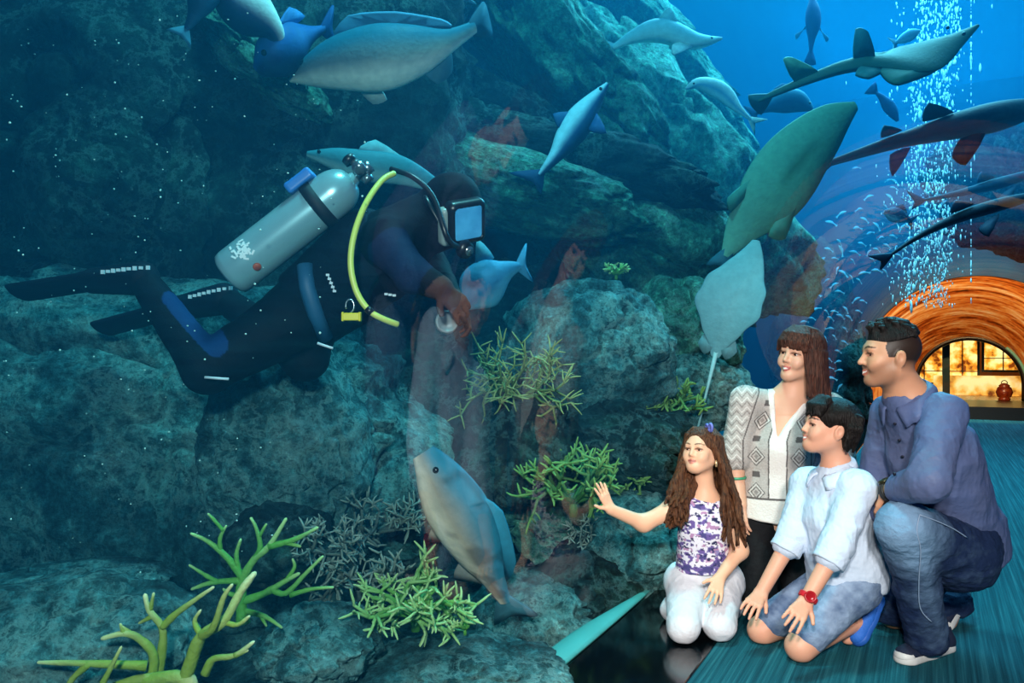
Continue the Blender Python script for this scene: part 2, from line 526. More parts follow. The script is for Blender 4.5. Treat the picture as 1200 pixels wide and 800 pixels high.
q = np.stack([uv[:, 0] * 8 + uv[:, 1] * 4.2, uv[:, 1] * 34 - uv[:, 0] * 14, uv[:, 0] * 0], 1)
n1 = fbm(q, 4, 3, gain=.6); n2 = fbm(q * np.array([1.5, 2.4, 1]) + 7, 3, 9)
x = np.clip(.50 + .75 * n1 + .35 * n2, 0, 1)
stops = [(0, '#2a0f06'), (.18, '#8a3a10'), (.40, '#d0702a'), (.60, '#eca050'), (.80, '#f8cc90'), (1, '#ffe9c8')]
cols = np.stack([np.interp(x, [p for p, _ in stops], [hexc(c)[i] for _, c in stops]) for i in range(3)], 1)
lining = mesh_obj('added_end_lining', v, f, mat('painted_reflection_lining', rough=.35, attr=True, bump=(30, .2)), None, True, col=cols)
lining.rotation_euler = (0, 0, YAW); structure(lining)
# outer collar of rock-coloured concrete closing the tank round the lining
rock_dark = mat('end_wall_rock', '#07222e', .9, noise=(2, .6, '#0e3a4a'), bump=(4, .6))
oa = [ring_pt(j / 60, 1.815, .62, -.2) for j in range(61)]
ob = []
for d, z in oa:
    k_ = max(abs(d - D0) / 7.3, max(0, z) / 6.0, 1e-3) 
    ob.append((D0 + (d - D0) / k_ if z > 0 else D0 + math.copysign(7.3, d - D0), z / k_ if z > 0 else z))
v = [(15.62, d, z) for d, z in oa] + [(16.6, d, z) for d, z in ob]
f = [(j, j + 1, 61 + j + 1, 61 + j) for j in range(60)]
local_obj('wall_end_rock', v, f, rock_dark, True)

# dark rim and threshold of the opening
rim = mat('dark_bronze', '#120c08', .35, .3)
rp = [ring_pt(j / 80, .92, .50, .22) for j in range(81)]
b = MB().tube([(17.80, d, z) for d, z in rp], .055, 10); local_obj('trim_3', b.v, b.f, rim, True)
rp2 = [ring_pt(j / 80, .95, .50, .22) for j in range(6, 26)]
b = MB().tube([(17.70, D0 - (d - D0), z) for d, z in rp2], .030, 8)
local_obj('lit_edge_tube', b.v, b.f, mat('painted_lit_edge', '#6fb0a0', .3), True)  # greenish lit edge of the rim, painted as a separate pale tube
lbox('trim_5', 15.55, 17.9, D0 - 1.9, D0 + 1.9, -.25, .215, mat('dark_step', '#0a0d0f', .3))

# the warm room behind
warm = mat('warm_plaster', '#8a5020', .8)
lbox('floor_end_room', 17.8, 22.0, D0 - 3.0, D0 + 3.0, .10, .20, mat('honey_floor', '#c07a2a', .25))
lbox('wall_room_left', 17.9, 22.0, D0 + 2.9, D0 + 3.0, .1, 3.2, warm)
lbox('wall_room_right', 17.9, 22.0, D0 - 3.0, D0 - 2.9, .1, 3.2, warm)
lbox('ceiling_end_room', 17.9, 22.0, D0 - 3.0, D0 + 3.0, 3.1, 3.2, warm)
lbox('wall_room_back', 22.0, 22.1, D0 - 3.0, D0 + 3.0, .1, 3.2, warm)
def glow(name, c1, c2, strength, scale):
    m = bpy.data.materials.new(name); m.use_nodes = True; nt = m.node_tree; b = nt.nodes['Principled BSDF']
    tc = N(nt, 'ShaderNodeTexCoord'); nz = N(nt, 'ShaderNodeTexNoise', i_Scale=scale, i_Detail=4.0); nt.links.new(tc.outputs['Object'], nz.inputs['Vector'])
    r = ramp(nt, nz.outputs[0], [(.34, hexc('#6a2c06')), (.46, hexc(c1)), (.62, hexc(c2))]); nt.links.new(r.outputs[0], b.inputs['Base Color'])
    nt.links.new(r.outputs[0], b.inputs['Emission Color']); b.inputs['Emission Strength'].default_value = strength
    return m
lit = glow('lit_shop_window', '#e8932a', '#ffd98a', 1.7, 5)
k = 2
for d0, d1, z0, z1 in ((D0 + .42, D0 + 1.15, .45, 2.2), (D0 - .28, D0 + .30, .45, 2.2), (D0 - 1.15, D0 - .42, .75, 2.0)):
    fr_ = lbox('window_%d' % k, 20.9, 20.96, d0, d1, z0, z1, lit)
    b = MB()
    for (a0, a1, y0, y1) in ((d0 - .05, d0, z0 - .05, z1 + .05), (d1, d1 + .05, z0 - .05, z1 + .05), (d0, d1, z1, z1 + .05), (d0, d1, z0 - .05, z0), ((d0 + d1) / 2 - .012, (d0 + d1) / 2 + .012, z0, z1), (d0, d1, z0 + .25, z0 + .27)):
        b.box((20.92, (a0 + a1) / 2, (y0 + y1) / 2), (.05, (a1 - a0) / 2, (y1 - y0) / 2))
    fo = mesh_obj('window_frame', b.v, b.f, rim, None, False); fo.parent = fr_
    k += 1
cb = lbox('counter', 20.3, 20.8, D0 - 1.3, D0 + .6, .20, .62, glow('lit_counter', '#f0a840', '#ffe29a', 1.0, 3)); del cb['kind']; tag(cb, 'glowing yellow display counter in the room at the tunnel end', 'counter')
pc = MB().box((19.4, D0 + .36, 1.2), (.07, .07, 1.0)); po = local_obj('trim_6', pc.v, pc.f, rim)
lc = T(D0 - .62, 18.25, .20); b = MB(); b._lathe(lc, (0, 0, 1), [(0, 0), (0, .10), (.04, .11), (.05, .085), (.07, .12), (.16, .15), (.25, .12), (.27, .09), (.29, .10), (.33, .05), (.34, 0)], 20)
lo = b.build('lantern', mat('red_lacquer', '#6a1a0e', .3, noise=(20, .5, '#c06028')), None, True, lc); tag(lo, 'dark red round lantern on the sill of the glowing archway', 'lantern')
MB().tube([lc + np.array([.06 * math.cos(t), 0, .33 + .06 * math.sin(t)]) for t in np.linspace(0, 3.14, 10)], .008, 6).build('handle', rim, lo)

# ------------------------------------------------------------------ rock work and seabed of the tank
def rock_mat(name, stops, scale=2.2, vein=.5, rough=.85, crust='#9fd8d4'):
    """mottled rock: broad patches, fine speckle and a pale net of crust in the hollows between"""
    m = bpy.data.materials.new(name); m.use_nodes = True; nt = m.node_tree; b = nt.nodes['Principled BSDF']
    tc = N(nt, 'ShaderNodeTexCoord'); v = tc.outputs['Object']
    n1 = N(nt, 'ShaderNodeTexNoise', i_Scale=scale, i_Detail=10.0, i_Roughness=.72, i_Distortion=.2); nt.links.new(v, n1.inputs['Vector'])
    r = ramp(nt, n1.outputs[0], stops)
    n2 = N(nt, 'ShaderNodeTexNoise', i_Scale=scale * 9, i_Detail=8.0, i_Roughness=.80, i_Distortion=.0); nt.links.new(v, n2.inputs['Vector'])
    r2 = ramp(nt, n2.outputs[0], [(.36, (.22, .22, .22)), (.50, (.75, .75, .75)), (.64, (1.9, 1.9, 1.9))])
    mu = N(nt, 'ShaderNodeMix', data_type='RGBA', blend_type='MULTIPLY'); mu.inputs[0].default_value = 1; nt.links.new(r.outputs[0], mu.inputs[6]); nt.links.new(r2.outputs[0], mu.inputs[7])
    # net of crust: thin lines where a distorted noise crosses its middle value
    n3 = N(nt, 'ShaderNodeTexNoise', i_Scale=scale * 3.2, i_Detail=7.0, i_Roughness=.70, i_Distortion=.15); nt.links.new(v, n3.inputs['Vector'])
    r3 = ramp(nt, n3.outputs[0], [(.455, (0, 0, 0)), (.50, (1, 1, 1)), (.545, (0, 0, 0))])
    n4 = N(nt, 'ShaderNodeTexNoise', i_Scale=scale * .9, i_Detail=3.0); nt.links.new(v, n4.inputs['Vector'])
    r4 = ramp(nt, n4.outputs[0], [(.40, (0, 0, 0)), (.56, (1, 1, 1))])
    m1 = N(nt, 'ShaderNodeMath', operation='MULTIPLY'); nt.links.new(r3.outputs[0], m1.inputs[0]); nt.links.new(r4.outputs[0], m1.inputs[1])
    m2 = N(nt, 'ShaderNodeMath', operation='MULTIPLY'); m2.inputs[1].default_value = vein; nt.links.new(m1.outputs[0], m2.inputs[0])
    mx = N(nt, 'ShaderNodeMix', data_type='RGBA'); nt.links.new(m2.outputs[0], mx.inputs[0]); nt.links.new(mu.outputs[2], mx.inputs[6]); mx.inputs[7].default_value = (*hexc(crust), 1)
    nt.links.new(mx.outputs[2], b.inputs['Base Color']); b.inputs['Roughness'].default_value = rough; b.inputs['Specular IOR Level'].default_value = .2
    ad = N(nt, 'ShaderNodeMath', operation='ADD'); nt.links.new(n2.outputs[0], ad.inputs[0]); nt.links.new(n1.outputs[0], ad.inputs[1])
    bp = N(nt, 'ShaderNodeBump', i_Strength=1.0, i_Distance=.10); nt.links.new(ad.outputs[0], bp.inputs['Height']); nt.links.new(bp.outputs[0], b.inputs['Normal'])
    MATS[name] = m; return m
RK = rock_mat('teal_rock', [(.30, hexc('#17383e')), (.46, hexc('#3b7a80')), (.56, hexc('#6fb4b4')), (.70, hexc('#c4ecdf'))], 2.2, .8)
RKD = rock_mat('dark_shade_rock', [(.34, hexc('#08161b')), (.50, hexc('#163638')), (.64, hexc('#38685e'))], 1.6, .25)  # dark rock; shade of the upper left and clefts is put into this colour
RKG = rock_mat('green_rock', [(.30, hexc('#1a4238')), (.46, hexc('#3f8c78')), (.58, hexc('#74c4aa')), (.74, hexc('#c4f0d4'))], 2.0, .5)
_ico = {}
def ico(n):
    if n not in _ico:
        bm = bmesh.new(); bmesh.ops.create_icosphere(bm, subdivisions=n, radius=1)
        _ico[n] = (np.array([q.co[:] for q in bm.verts]), np.array([[q.index for q in p.verts] for p in bm.faces])); bm.free()
    return _ico[n]
def rock(label, px, py, Y, rx, ry, dz, rot=0, seed=0, m=None, amp=.22, strata=0, name='rock', n=6, kind=None, group=None, sq=1.0):
    """ellipsoid boulder whose outline is about rx x ry photo pixels at depth Y and dz metres deep"""
    c = P(px, py, Y); a, b = rx / F * Y, ry / F * Y; u, f = ico(n)
    u2 = np.sign(u) * np.abs(u) ** sq
    a_ = math.radians(rot); R = np.array([[math.cos(a_), 0, math.sin(a_)], [0, 1, 0], [-math.sin(a_), 0, math.cos(a_)]])
    p = u2 * np.array([a, dz, b]); mean = (a * b * dz) ** (1 / 3)
    q = u * np.array([a, dz, b]) / mean * 1.3 + seed * 7.7
    d = amp * fbm(q, 7 if n > 5 else 5, seed, True, .56) + amp * .9 * fbm(q * .6 + 3, 2, seed + 50)
    cr = fbm(q * .85 + 11, 4, seed + 70, False, .5); d = d - amp * .75 * np.exp(-(cr / .035) ** 2)
    if strata: 
        lay = (q[:, 2] * strata + 1.2 * fbm(q * 1.3, 3, seed + 9)); d = d + amp * .35 * (1 - np.abs((lay % 1) * 2 - 1) ** .5)
    p = p * (1 + d)[:, None]
    v = p @ R.T + c
    o = mesh_obj(name, v, f, m or RK, None, True, c)
    if kind: o['kind'] = kind
    else: tag(o, label, 'rock', group)
    return o
# cliffs that carry the tank's rock work
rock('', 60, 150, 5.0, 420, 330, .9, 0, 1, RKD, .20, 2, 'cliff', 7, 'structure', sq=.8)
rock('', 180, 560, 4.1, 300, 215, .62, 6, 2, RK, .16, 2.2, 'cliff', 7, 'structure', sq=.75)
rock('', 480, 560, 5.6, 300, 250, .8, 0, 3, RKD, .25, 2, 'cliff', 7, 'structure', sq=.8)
rock('large smooth boulder in the shade at upper left', 118, 205, 4.15, 92, 112, .30, 10, 4, RKD, .10, 0)  # shade put in by the darker rock colour
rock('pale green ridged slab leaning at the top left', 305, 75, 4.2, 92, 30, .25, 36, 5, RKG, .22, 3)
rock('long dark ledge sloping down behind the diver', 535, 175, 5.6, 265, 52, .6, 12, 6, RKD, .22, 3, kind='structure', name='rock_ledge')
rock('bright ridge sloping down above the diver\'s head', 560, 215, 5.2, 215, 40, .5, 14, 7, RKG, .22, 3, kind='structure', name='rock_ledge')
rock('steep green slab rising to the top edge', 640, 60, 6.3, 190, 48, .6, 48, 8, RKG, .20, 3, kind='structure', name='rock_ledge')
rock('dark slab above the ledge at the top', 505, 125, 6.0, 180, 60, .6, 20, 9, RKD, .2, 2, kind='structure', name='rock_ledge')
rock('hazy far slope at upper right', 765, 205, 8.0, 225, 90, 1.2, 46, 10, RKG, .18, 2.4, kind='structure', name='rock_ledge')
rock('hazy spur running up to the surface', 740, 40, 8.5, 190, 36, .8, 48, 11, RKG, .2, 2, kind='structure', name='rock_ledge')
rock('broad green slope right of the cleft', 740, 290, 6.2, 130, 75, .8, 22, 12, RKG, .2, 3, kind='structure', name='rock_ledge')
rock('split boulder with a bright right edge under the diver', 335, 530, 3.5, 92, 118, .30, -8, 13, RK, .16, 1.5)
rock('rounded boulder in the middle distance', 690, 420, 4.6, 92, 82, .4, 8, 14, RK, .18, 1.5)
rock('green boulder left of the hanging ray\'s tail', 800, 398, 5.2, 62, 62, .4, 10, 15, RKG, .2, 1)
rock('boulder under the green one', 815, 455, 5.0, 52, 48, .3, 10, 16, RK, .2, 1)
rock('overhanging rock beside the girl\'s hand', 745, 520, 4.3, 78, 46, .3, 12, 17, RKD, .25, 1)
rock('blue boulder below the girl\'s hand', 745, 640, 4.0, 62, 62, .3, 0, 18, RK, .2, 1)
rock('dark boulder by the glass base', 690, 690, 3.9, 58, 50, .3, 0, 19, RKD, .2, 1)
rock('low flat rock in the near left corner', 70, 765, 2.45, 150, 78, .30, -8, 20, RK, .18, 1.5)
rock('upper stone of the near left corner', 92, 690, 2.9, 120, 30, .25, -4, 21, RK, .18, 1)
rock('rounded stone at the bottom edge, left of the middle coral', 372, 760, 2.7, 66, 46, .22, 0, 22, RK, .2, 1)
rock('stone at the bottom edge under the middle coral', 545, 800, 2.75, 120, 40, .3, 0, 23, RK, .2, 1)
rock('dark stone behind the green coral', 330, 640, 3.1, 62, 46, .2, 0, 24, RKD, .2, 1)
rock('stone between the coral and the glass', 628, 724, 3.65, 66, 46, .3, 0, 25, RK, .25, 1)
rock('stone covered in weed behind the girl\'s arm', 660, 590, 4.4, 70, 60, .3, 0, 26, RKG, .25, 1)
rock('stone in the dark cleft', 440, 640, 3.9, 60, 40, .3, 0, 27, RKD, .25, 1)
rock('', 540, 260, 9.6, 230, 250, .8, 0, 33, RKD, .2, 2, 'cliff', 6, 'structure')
rock('weedy stone under the olive coral', 604, 522, 4.05, 72, 58, .25, 0, 31, RKD, .25, 1)
# the dark mass along the tunnel beyond the family
c_ = T(3.4, 12.0, 0)
rock('tall dark rock beside the far end of the tunnel', 958, 420, 13.6, 46, 130, .8, -6, 28, RKD, .2, 1, kind='structure', name='cliff')
rock('dark rock above the glowing arch', 1200, 222, 11.0, 95, 75, .8, 10, 29, RKD, .25, 1, kind='structure', name='cliff')
# seabed
nx, ny = 160, 120
s_ = np.linspace(S0, 18.4, nx); d_ = np.linspace(1.16, DW, ny)
gs, gd = np.meshgrid(s_, d_, indexing='ij')
hh = -.22 + .16 * fbm(np.stack([gs.ravel() * .9, gd.ravel() * .9, gs.ravel() * 0], 1), 4, 77) + .03 * fbm(np.stack([gs.ravel() * 4, gd.ravel() * 4, gs.ravel() * 0], 1), 3, 78)
v = np.stack([gs.ravel(), gd.ravel(), hh], 1); i_ = np.arange(nx * ny).reshape(nx, ny)
f = np.stack([i_[:-1, :-1].ravel(), i_[1:, :-1].ravel(), i_[1:, 1:].ravel(), i_[:-1, 1:].ravel()], 1)
local_obj('floor_seabed', v, f, RK, True)

# ------------------------------------------------------------------ corals
def coral(label, px, py, Y, size, m, seed, n0=5, depth=4, up=(0, 0, 1), spread=.75, r0=.018, ln=.12, group=None, tipm=None, name='staghorn_coral'):
    rng = np.random.default_rng(seed); base = P(px, py, Y); b = MB(); tw = []
    def grow(p, d, r, L, k):
        pts = [p]; q = p; dd = d
        for i in range(3):
            dd = nrm(dd + rng.normal(0, .14, 3)); q = q + dd * L / 3; pts.append(q)
        r1 = r * (.80 if k > 0 else .45)
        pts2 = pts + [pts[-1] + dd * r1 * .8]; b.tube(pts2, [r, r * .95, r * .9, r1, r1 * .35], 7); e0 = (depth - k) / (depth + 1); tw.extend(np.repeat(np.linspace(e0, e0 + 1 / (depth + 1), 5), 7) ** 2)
        if k == 0: return
        n = rng.integers(2, 4)
        for i in range(n):
            nd = nrm(dd + rng.normal(0, spread, 3) + np.array(up) * .18); grow(pts[-1] - dd * r * .3, nd, r1, L * rng.uniform(.7, .95), k - 1)
        if rng.random() < .7: nd = nrm(np.cross(dd, rng.normal(0, 1, 3)) + dd * .4); grow(pts[2], nd, r1 * .8, L * .5, max(0, k - 2))
    for i in range(n0):
        a = 2 * math.pi * (i + rng.uniform(-.3, .3)) / n0
        d = nrm(np.array([math.cos(a) * spread, math.sin(a) * spread * .8, 0]) + np.array(up) * .8)
        grow(base + d * .01, d, r0 * size, ln * size, depth)
    nb_ = len(b.v); b._lathe(base - np.array([0, 0, .05 * size]), (0, 0, 1), [(0, 0), (0, .016 * size), (.03 * size, .018 * size), (.055 * size, .014 * size), (.06 * size, 0)], 10); tw.extend([0] * (len(b.v) - nb_))
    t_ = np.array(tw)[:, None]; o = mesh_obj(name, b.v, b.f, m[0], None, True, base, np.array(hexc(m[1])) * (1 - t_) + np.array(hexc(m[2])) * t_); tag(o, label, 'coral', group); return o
def bough(label, specs, m, origin, seed):
    """a hand-laid branching coral: specs are photo polylines (px, py, depth) with start and end radius"""
    b = MB(); rng = random.Random(seed); tw = []
    for pts, r0, r1 in specs:
        r0 *= .74; r1 *= .72
        q = smooth_pts([P(*p) for p in pts], 4); n = len(q); rr = [r0 + (r1 - r0) * i / (n - 1) for i in range(n)]
        rr = [x * (1 + .10 * rng.uniform(-1, 1)) for x in rr]
        q.append(q[-1] + nrm(q[-1] - q[-2]) * r1 * .8); rr.append(r1 * .3)
        b.tube(q, rr, 9); tw.extend(np.repeat(np.clip(np.linspace(0, 1, len(q)) * 1.0, 0, 1) ** 3, 9))
    t_ = np.array(tw)[:, None]; o = mesh_obj('staghorn_coral', b.v, b.f, m[0], None, True, P(*origin), np.array(hexc(m[1])) * (1 - t_) + np.array(hexc(m[2])) * t_); tag(o, label, 'coral'); return o
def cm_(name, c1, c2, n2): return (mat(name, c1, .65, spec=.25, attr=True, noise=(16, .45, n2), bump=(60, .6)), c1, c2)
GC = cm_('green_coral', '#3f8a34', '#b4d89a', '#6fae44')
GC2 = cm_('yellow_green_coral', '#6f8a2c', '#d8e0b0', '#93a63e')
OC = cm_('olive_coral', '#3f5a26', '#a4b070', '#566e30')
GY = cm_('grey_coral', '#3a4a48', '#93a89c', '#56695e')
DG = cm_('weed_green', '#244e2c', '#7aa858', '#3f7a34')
Y = 2.15
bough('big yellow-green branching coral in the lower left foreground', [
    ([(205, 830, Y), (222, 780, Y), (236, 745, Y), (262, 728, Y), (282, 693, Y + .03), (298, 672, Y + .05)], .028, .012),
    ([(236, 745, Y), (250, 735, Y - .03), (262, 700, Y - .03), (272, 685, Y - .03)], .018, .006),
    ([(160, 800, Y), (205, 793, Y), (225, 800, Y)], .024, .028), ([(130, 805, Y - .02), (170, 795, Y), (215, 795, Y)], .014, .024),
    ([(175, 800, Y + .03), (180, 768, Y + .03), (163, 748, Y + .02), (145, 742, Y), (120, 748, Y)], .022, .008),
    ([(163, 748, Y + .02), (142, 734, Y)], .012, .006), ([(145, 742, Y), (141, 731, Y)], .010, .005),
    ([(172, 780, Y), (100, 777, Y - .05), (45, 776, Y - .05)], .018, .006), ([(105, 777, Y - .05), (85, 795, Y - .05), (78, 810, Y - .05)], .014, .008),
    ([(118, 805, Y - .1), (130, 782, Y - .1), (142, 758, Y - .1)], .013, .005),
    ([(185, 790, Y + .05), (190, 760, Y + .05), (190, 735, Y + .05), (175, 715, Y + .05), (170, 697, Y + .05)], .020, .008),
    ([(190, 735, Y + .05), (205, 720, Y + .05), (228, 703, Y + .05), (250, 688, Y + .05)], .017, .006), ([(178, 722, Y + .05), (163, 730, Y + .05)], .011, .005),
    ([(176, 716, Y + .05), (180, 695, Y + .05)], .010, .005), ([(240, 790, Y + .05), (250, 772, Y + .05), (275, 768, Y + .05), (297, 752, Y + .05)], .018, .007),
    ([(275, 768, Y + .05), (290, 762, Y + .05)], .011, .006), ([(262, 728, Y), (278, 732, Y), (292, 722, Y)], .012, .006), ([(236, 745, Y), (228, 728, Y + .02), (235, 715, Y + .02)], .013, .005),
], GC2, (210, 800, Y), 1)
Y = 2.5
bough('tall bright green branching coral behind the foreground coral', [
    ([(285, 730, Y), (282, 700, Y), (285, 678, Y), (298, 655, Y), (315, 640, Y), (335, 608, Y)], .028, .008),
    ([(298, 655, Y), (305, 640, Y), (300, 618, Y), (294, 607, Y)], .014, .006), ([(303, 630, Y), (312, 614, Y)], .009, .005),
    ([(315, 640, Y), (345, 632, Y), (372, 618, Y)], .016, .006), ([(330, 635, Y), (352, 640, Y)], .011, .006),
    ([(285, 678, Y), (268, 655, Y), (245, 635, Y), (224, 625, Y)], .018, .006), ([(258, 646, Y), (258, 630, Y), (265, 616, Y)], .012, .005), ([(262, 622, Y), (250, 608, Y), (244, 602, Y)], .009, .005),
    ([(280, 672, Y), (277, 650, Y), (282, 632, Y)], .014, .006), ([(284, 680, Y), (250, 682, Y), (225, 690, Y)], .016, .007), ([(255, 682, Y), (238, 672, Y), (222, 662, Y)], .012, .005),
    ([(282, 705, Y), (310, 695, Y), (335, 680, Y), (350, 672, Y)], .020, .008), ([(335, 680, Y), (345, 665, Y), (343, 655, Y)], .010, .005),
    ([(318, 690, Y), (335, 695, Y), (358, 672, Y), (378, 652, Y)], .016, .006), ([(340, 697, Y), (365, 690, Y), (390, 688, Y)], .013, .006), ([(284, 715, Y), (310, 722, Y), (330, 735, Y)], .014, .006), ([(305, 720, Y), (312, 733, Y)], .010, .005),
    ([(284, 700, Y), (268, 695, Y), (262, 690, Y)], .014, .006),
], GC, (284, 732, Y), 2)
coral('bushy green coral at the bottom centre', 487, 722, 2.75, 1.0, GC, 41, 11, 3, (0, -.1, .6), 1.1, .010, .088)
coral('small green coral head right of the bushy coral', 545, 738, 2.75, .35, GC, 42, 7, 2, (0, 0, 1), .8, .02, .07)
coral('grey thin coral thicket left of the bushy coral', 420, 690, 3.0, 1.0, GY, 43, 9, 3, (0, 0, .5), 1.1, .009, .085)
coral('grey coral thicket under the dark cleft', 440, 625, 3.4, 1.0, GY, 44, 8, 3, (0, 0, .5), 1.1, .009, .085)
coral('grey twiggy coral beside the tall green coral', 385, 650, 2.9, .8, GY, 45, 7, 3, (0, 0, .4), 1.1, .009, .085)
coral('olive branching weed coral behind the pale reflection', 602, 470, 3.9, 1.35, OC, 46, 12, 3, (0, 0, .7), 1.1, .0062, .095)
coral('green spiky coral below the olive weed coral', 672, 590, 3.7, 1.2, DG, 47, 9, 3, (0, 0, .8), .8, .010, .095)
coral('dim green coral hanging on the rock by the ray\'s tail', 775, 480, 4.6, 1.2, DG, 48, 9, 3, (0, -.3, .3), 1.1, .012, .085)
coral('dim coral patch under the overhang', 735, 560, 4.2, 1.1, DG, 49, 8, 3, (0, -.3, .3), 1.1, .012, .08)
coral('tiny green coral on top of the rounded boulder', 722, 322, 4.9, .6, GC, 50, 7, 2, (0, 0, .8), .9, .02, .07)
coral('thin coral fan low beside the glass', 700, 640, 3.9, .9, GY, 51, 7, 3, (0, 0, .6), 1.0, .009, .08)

# bubbles rising in the light at the right: nobody could count them
rng = np.random.default_rng(5); u, f0 = ico(1); V_l = []; F_l = []; n = 0
for (px, w_, cnt) in ((1074, 4, 420), (1096, 13, 900), (1112, 4, 320), (1085, 24, 520), (1138, 1.5, 110)):
    for i in range(cnt):
        py = rng.uniform(-30, 360); Yb = 8.6 + rng.uniform(-.4, .4)
        x = px + rng.normal(0, w_) - (py - 150) * .03 + 5 * math.sin(py * .05)
        if px > 1130: x = 1138
        r = rng.uniform(.003, .009) * (1.8 if rng.random() < .06 else 1)
        V_l.append(u * np.array([r, r, r * rng.uniform(1, 5)]) + P(x, py, Yb)); F_l.append(f0 + n); n += len(u)
bo = mesh_obj('bubbles', np.concatenate(V_l), np.concatenate(F_l), mat('bubble_skin', '#f2fbff', .15, spec=.8), None, True)
bo['kind'] = 'stuff'; bo['label'] = 'columns of rising bubbles sparkling above the tunnel'; bo['category'] = 'bubbles'

V_l = []; F_l = []; n = 0; rng = np.random.default_rng(8)
for i in range(260):
    Yb = rng.uniform(2.2, 3.4); px, py = rng.uniform(0, 430), rng.uniform(10, 700)
    if px > 330 and py > 420: continue
    r = rng.uniform(.0012, .0042); V_l.append(u * r * np.array([1, 1, rng.uniform(.6, 1.2)]) + P(px, py, Yb)); F_l.append(f0 + n); n += len(u)
so = mesh_obj('drifting_specks', np.concatenate(V_l), np.concatenate(F_l), mat('pale_speck', '#b4d8d0', .8), None, True)
so['kind'] = 'stuff'; so['label'] = 'pale specks drifting in the water at the left'; so['category'] = 'specks'

# ------------------------------------------------------------------ people
SKIN = {}
def skin_mat(name):
    return mat(name, rough=0.5, spec=0.35, attr=True, subsurf=0.12, bump=(220, 0.05))
def hair_mat(name, base, second, rough=0.38):
    return mat(name, base, rough + .1, spec=0.22, noise=(9, 0.9, second), stretch=(18, 18, 2.0), bump=(14, 0.8))
def cloth_mat(name, base, rough=0.85, noise=None, bump=(60, 0.25), attr=False, **kw):
    return mat(name, base, rough, spec=0.25, noise=noise, bump=bump, attr=attr, **kw)

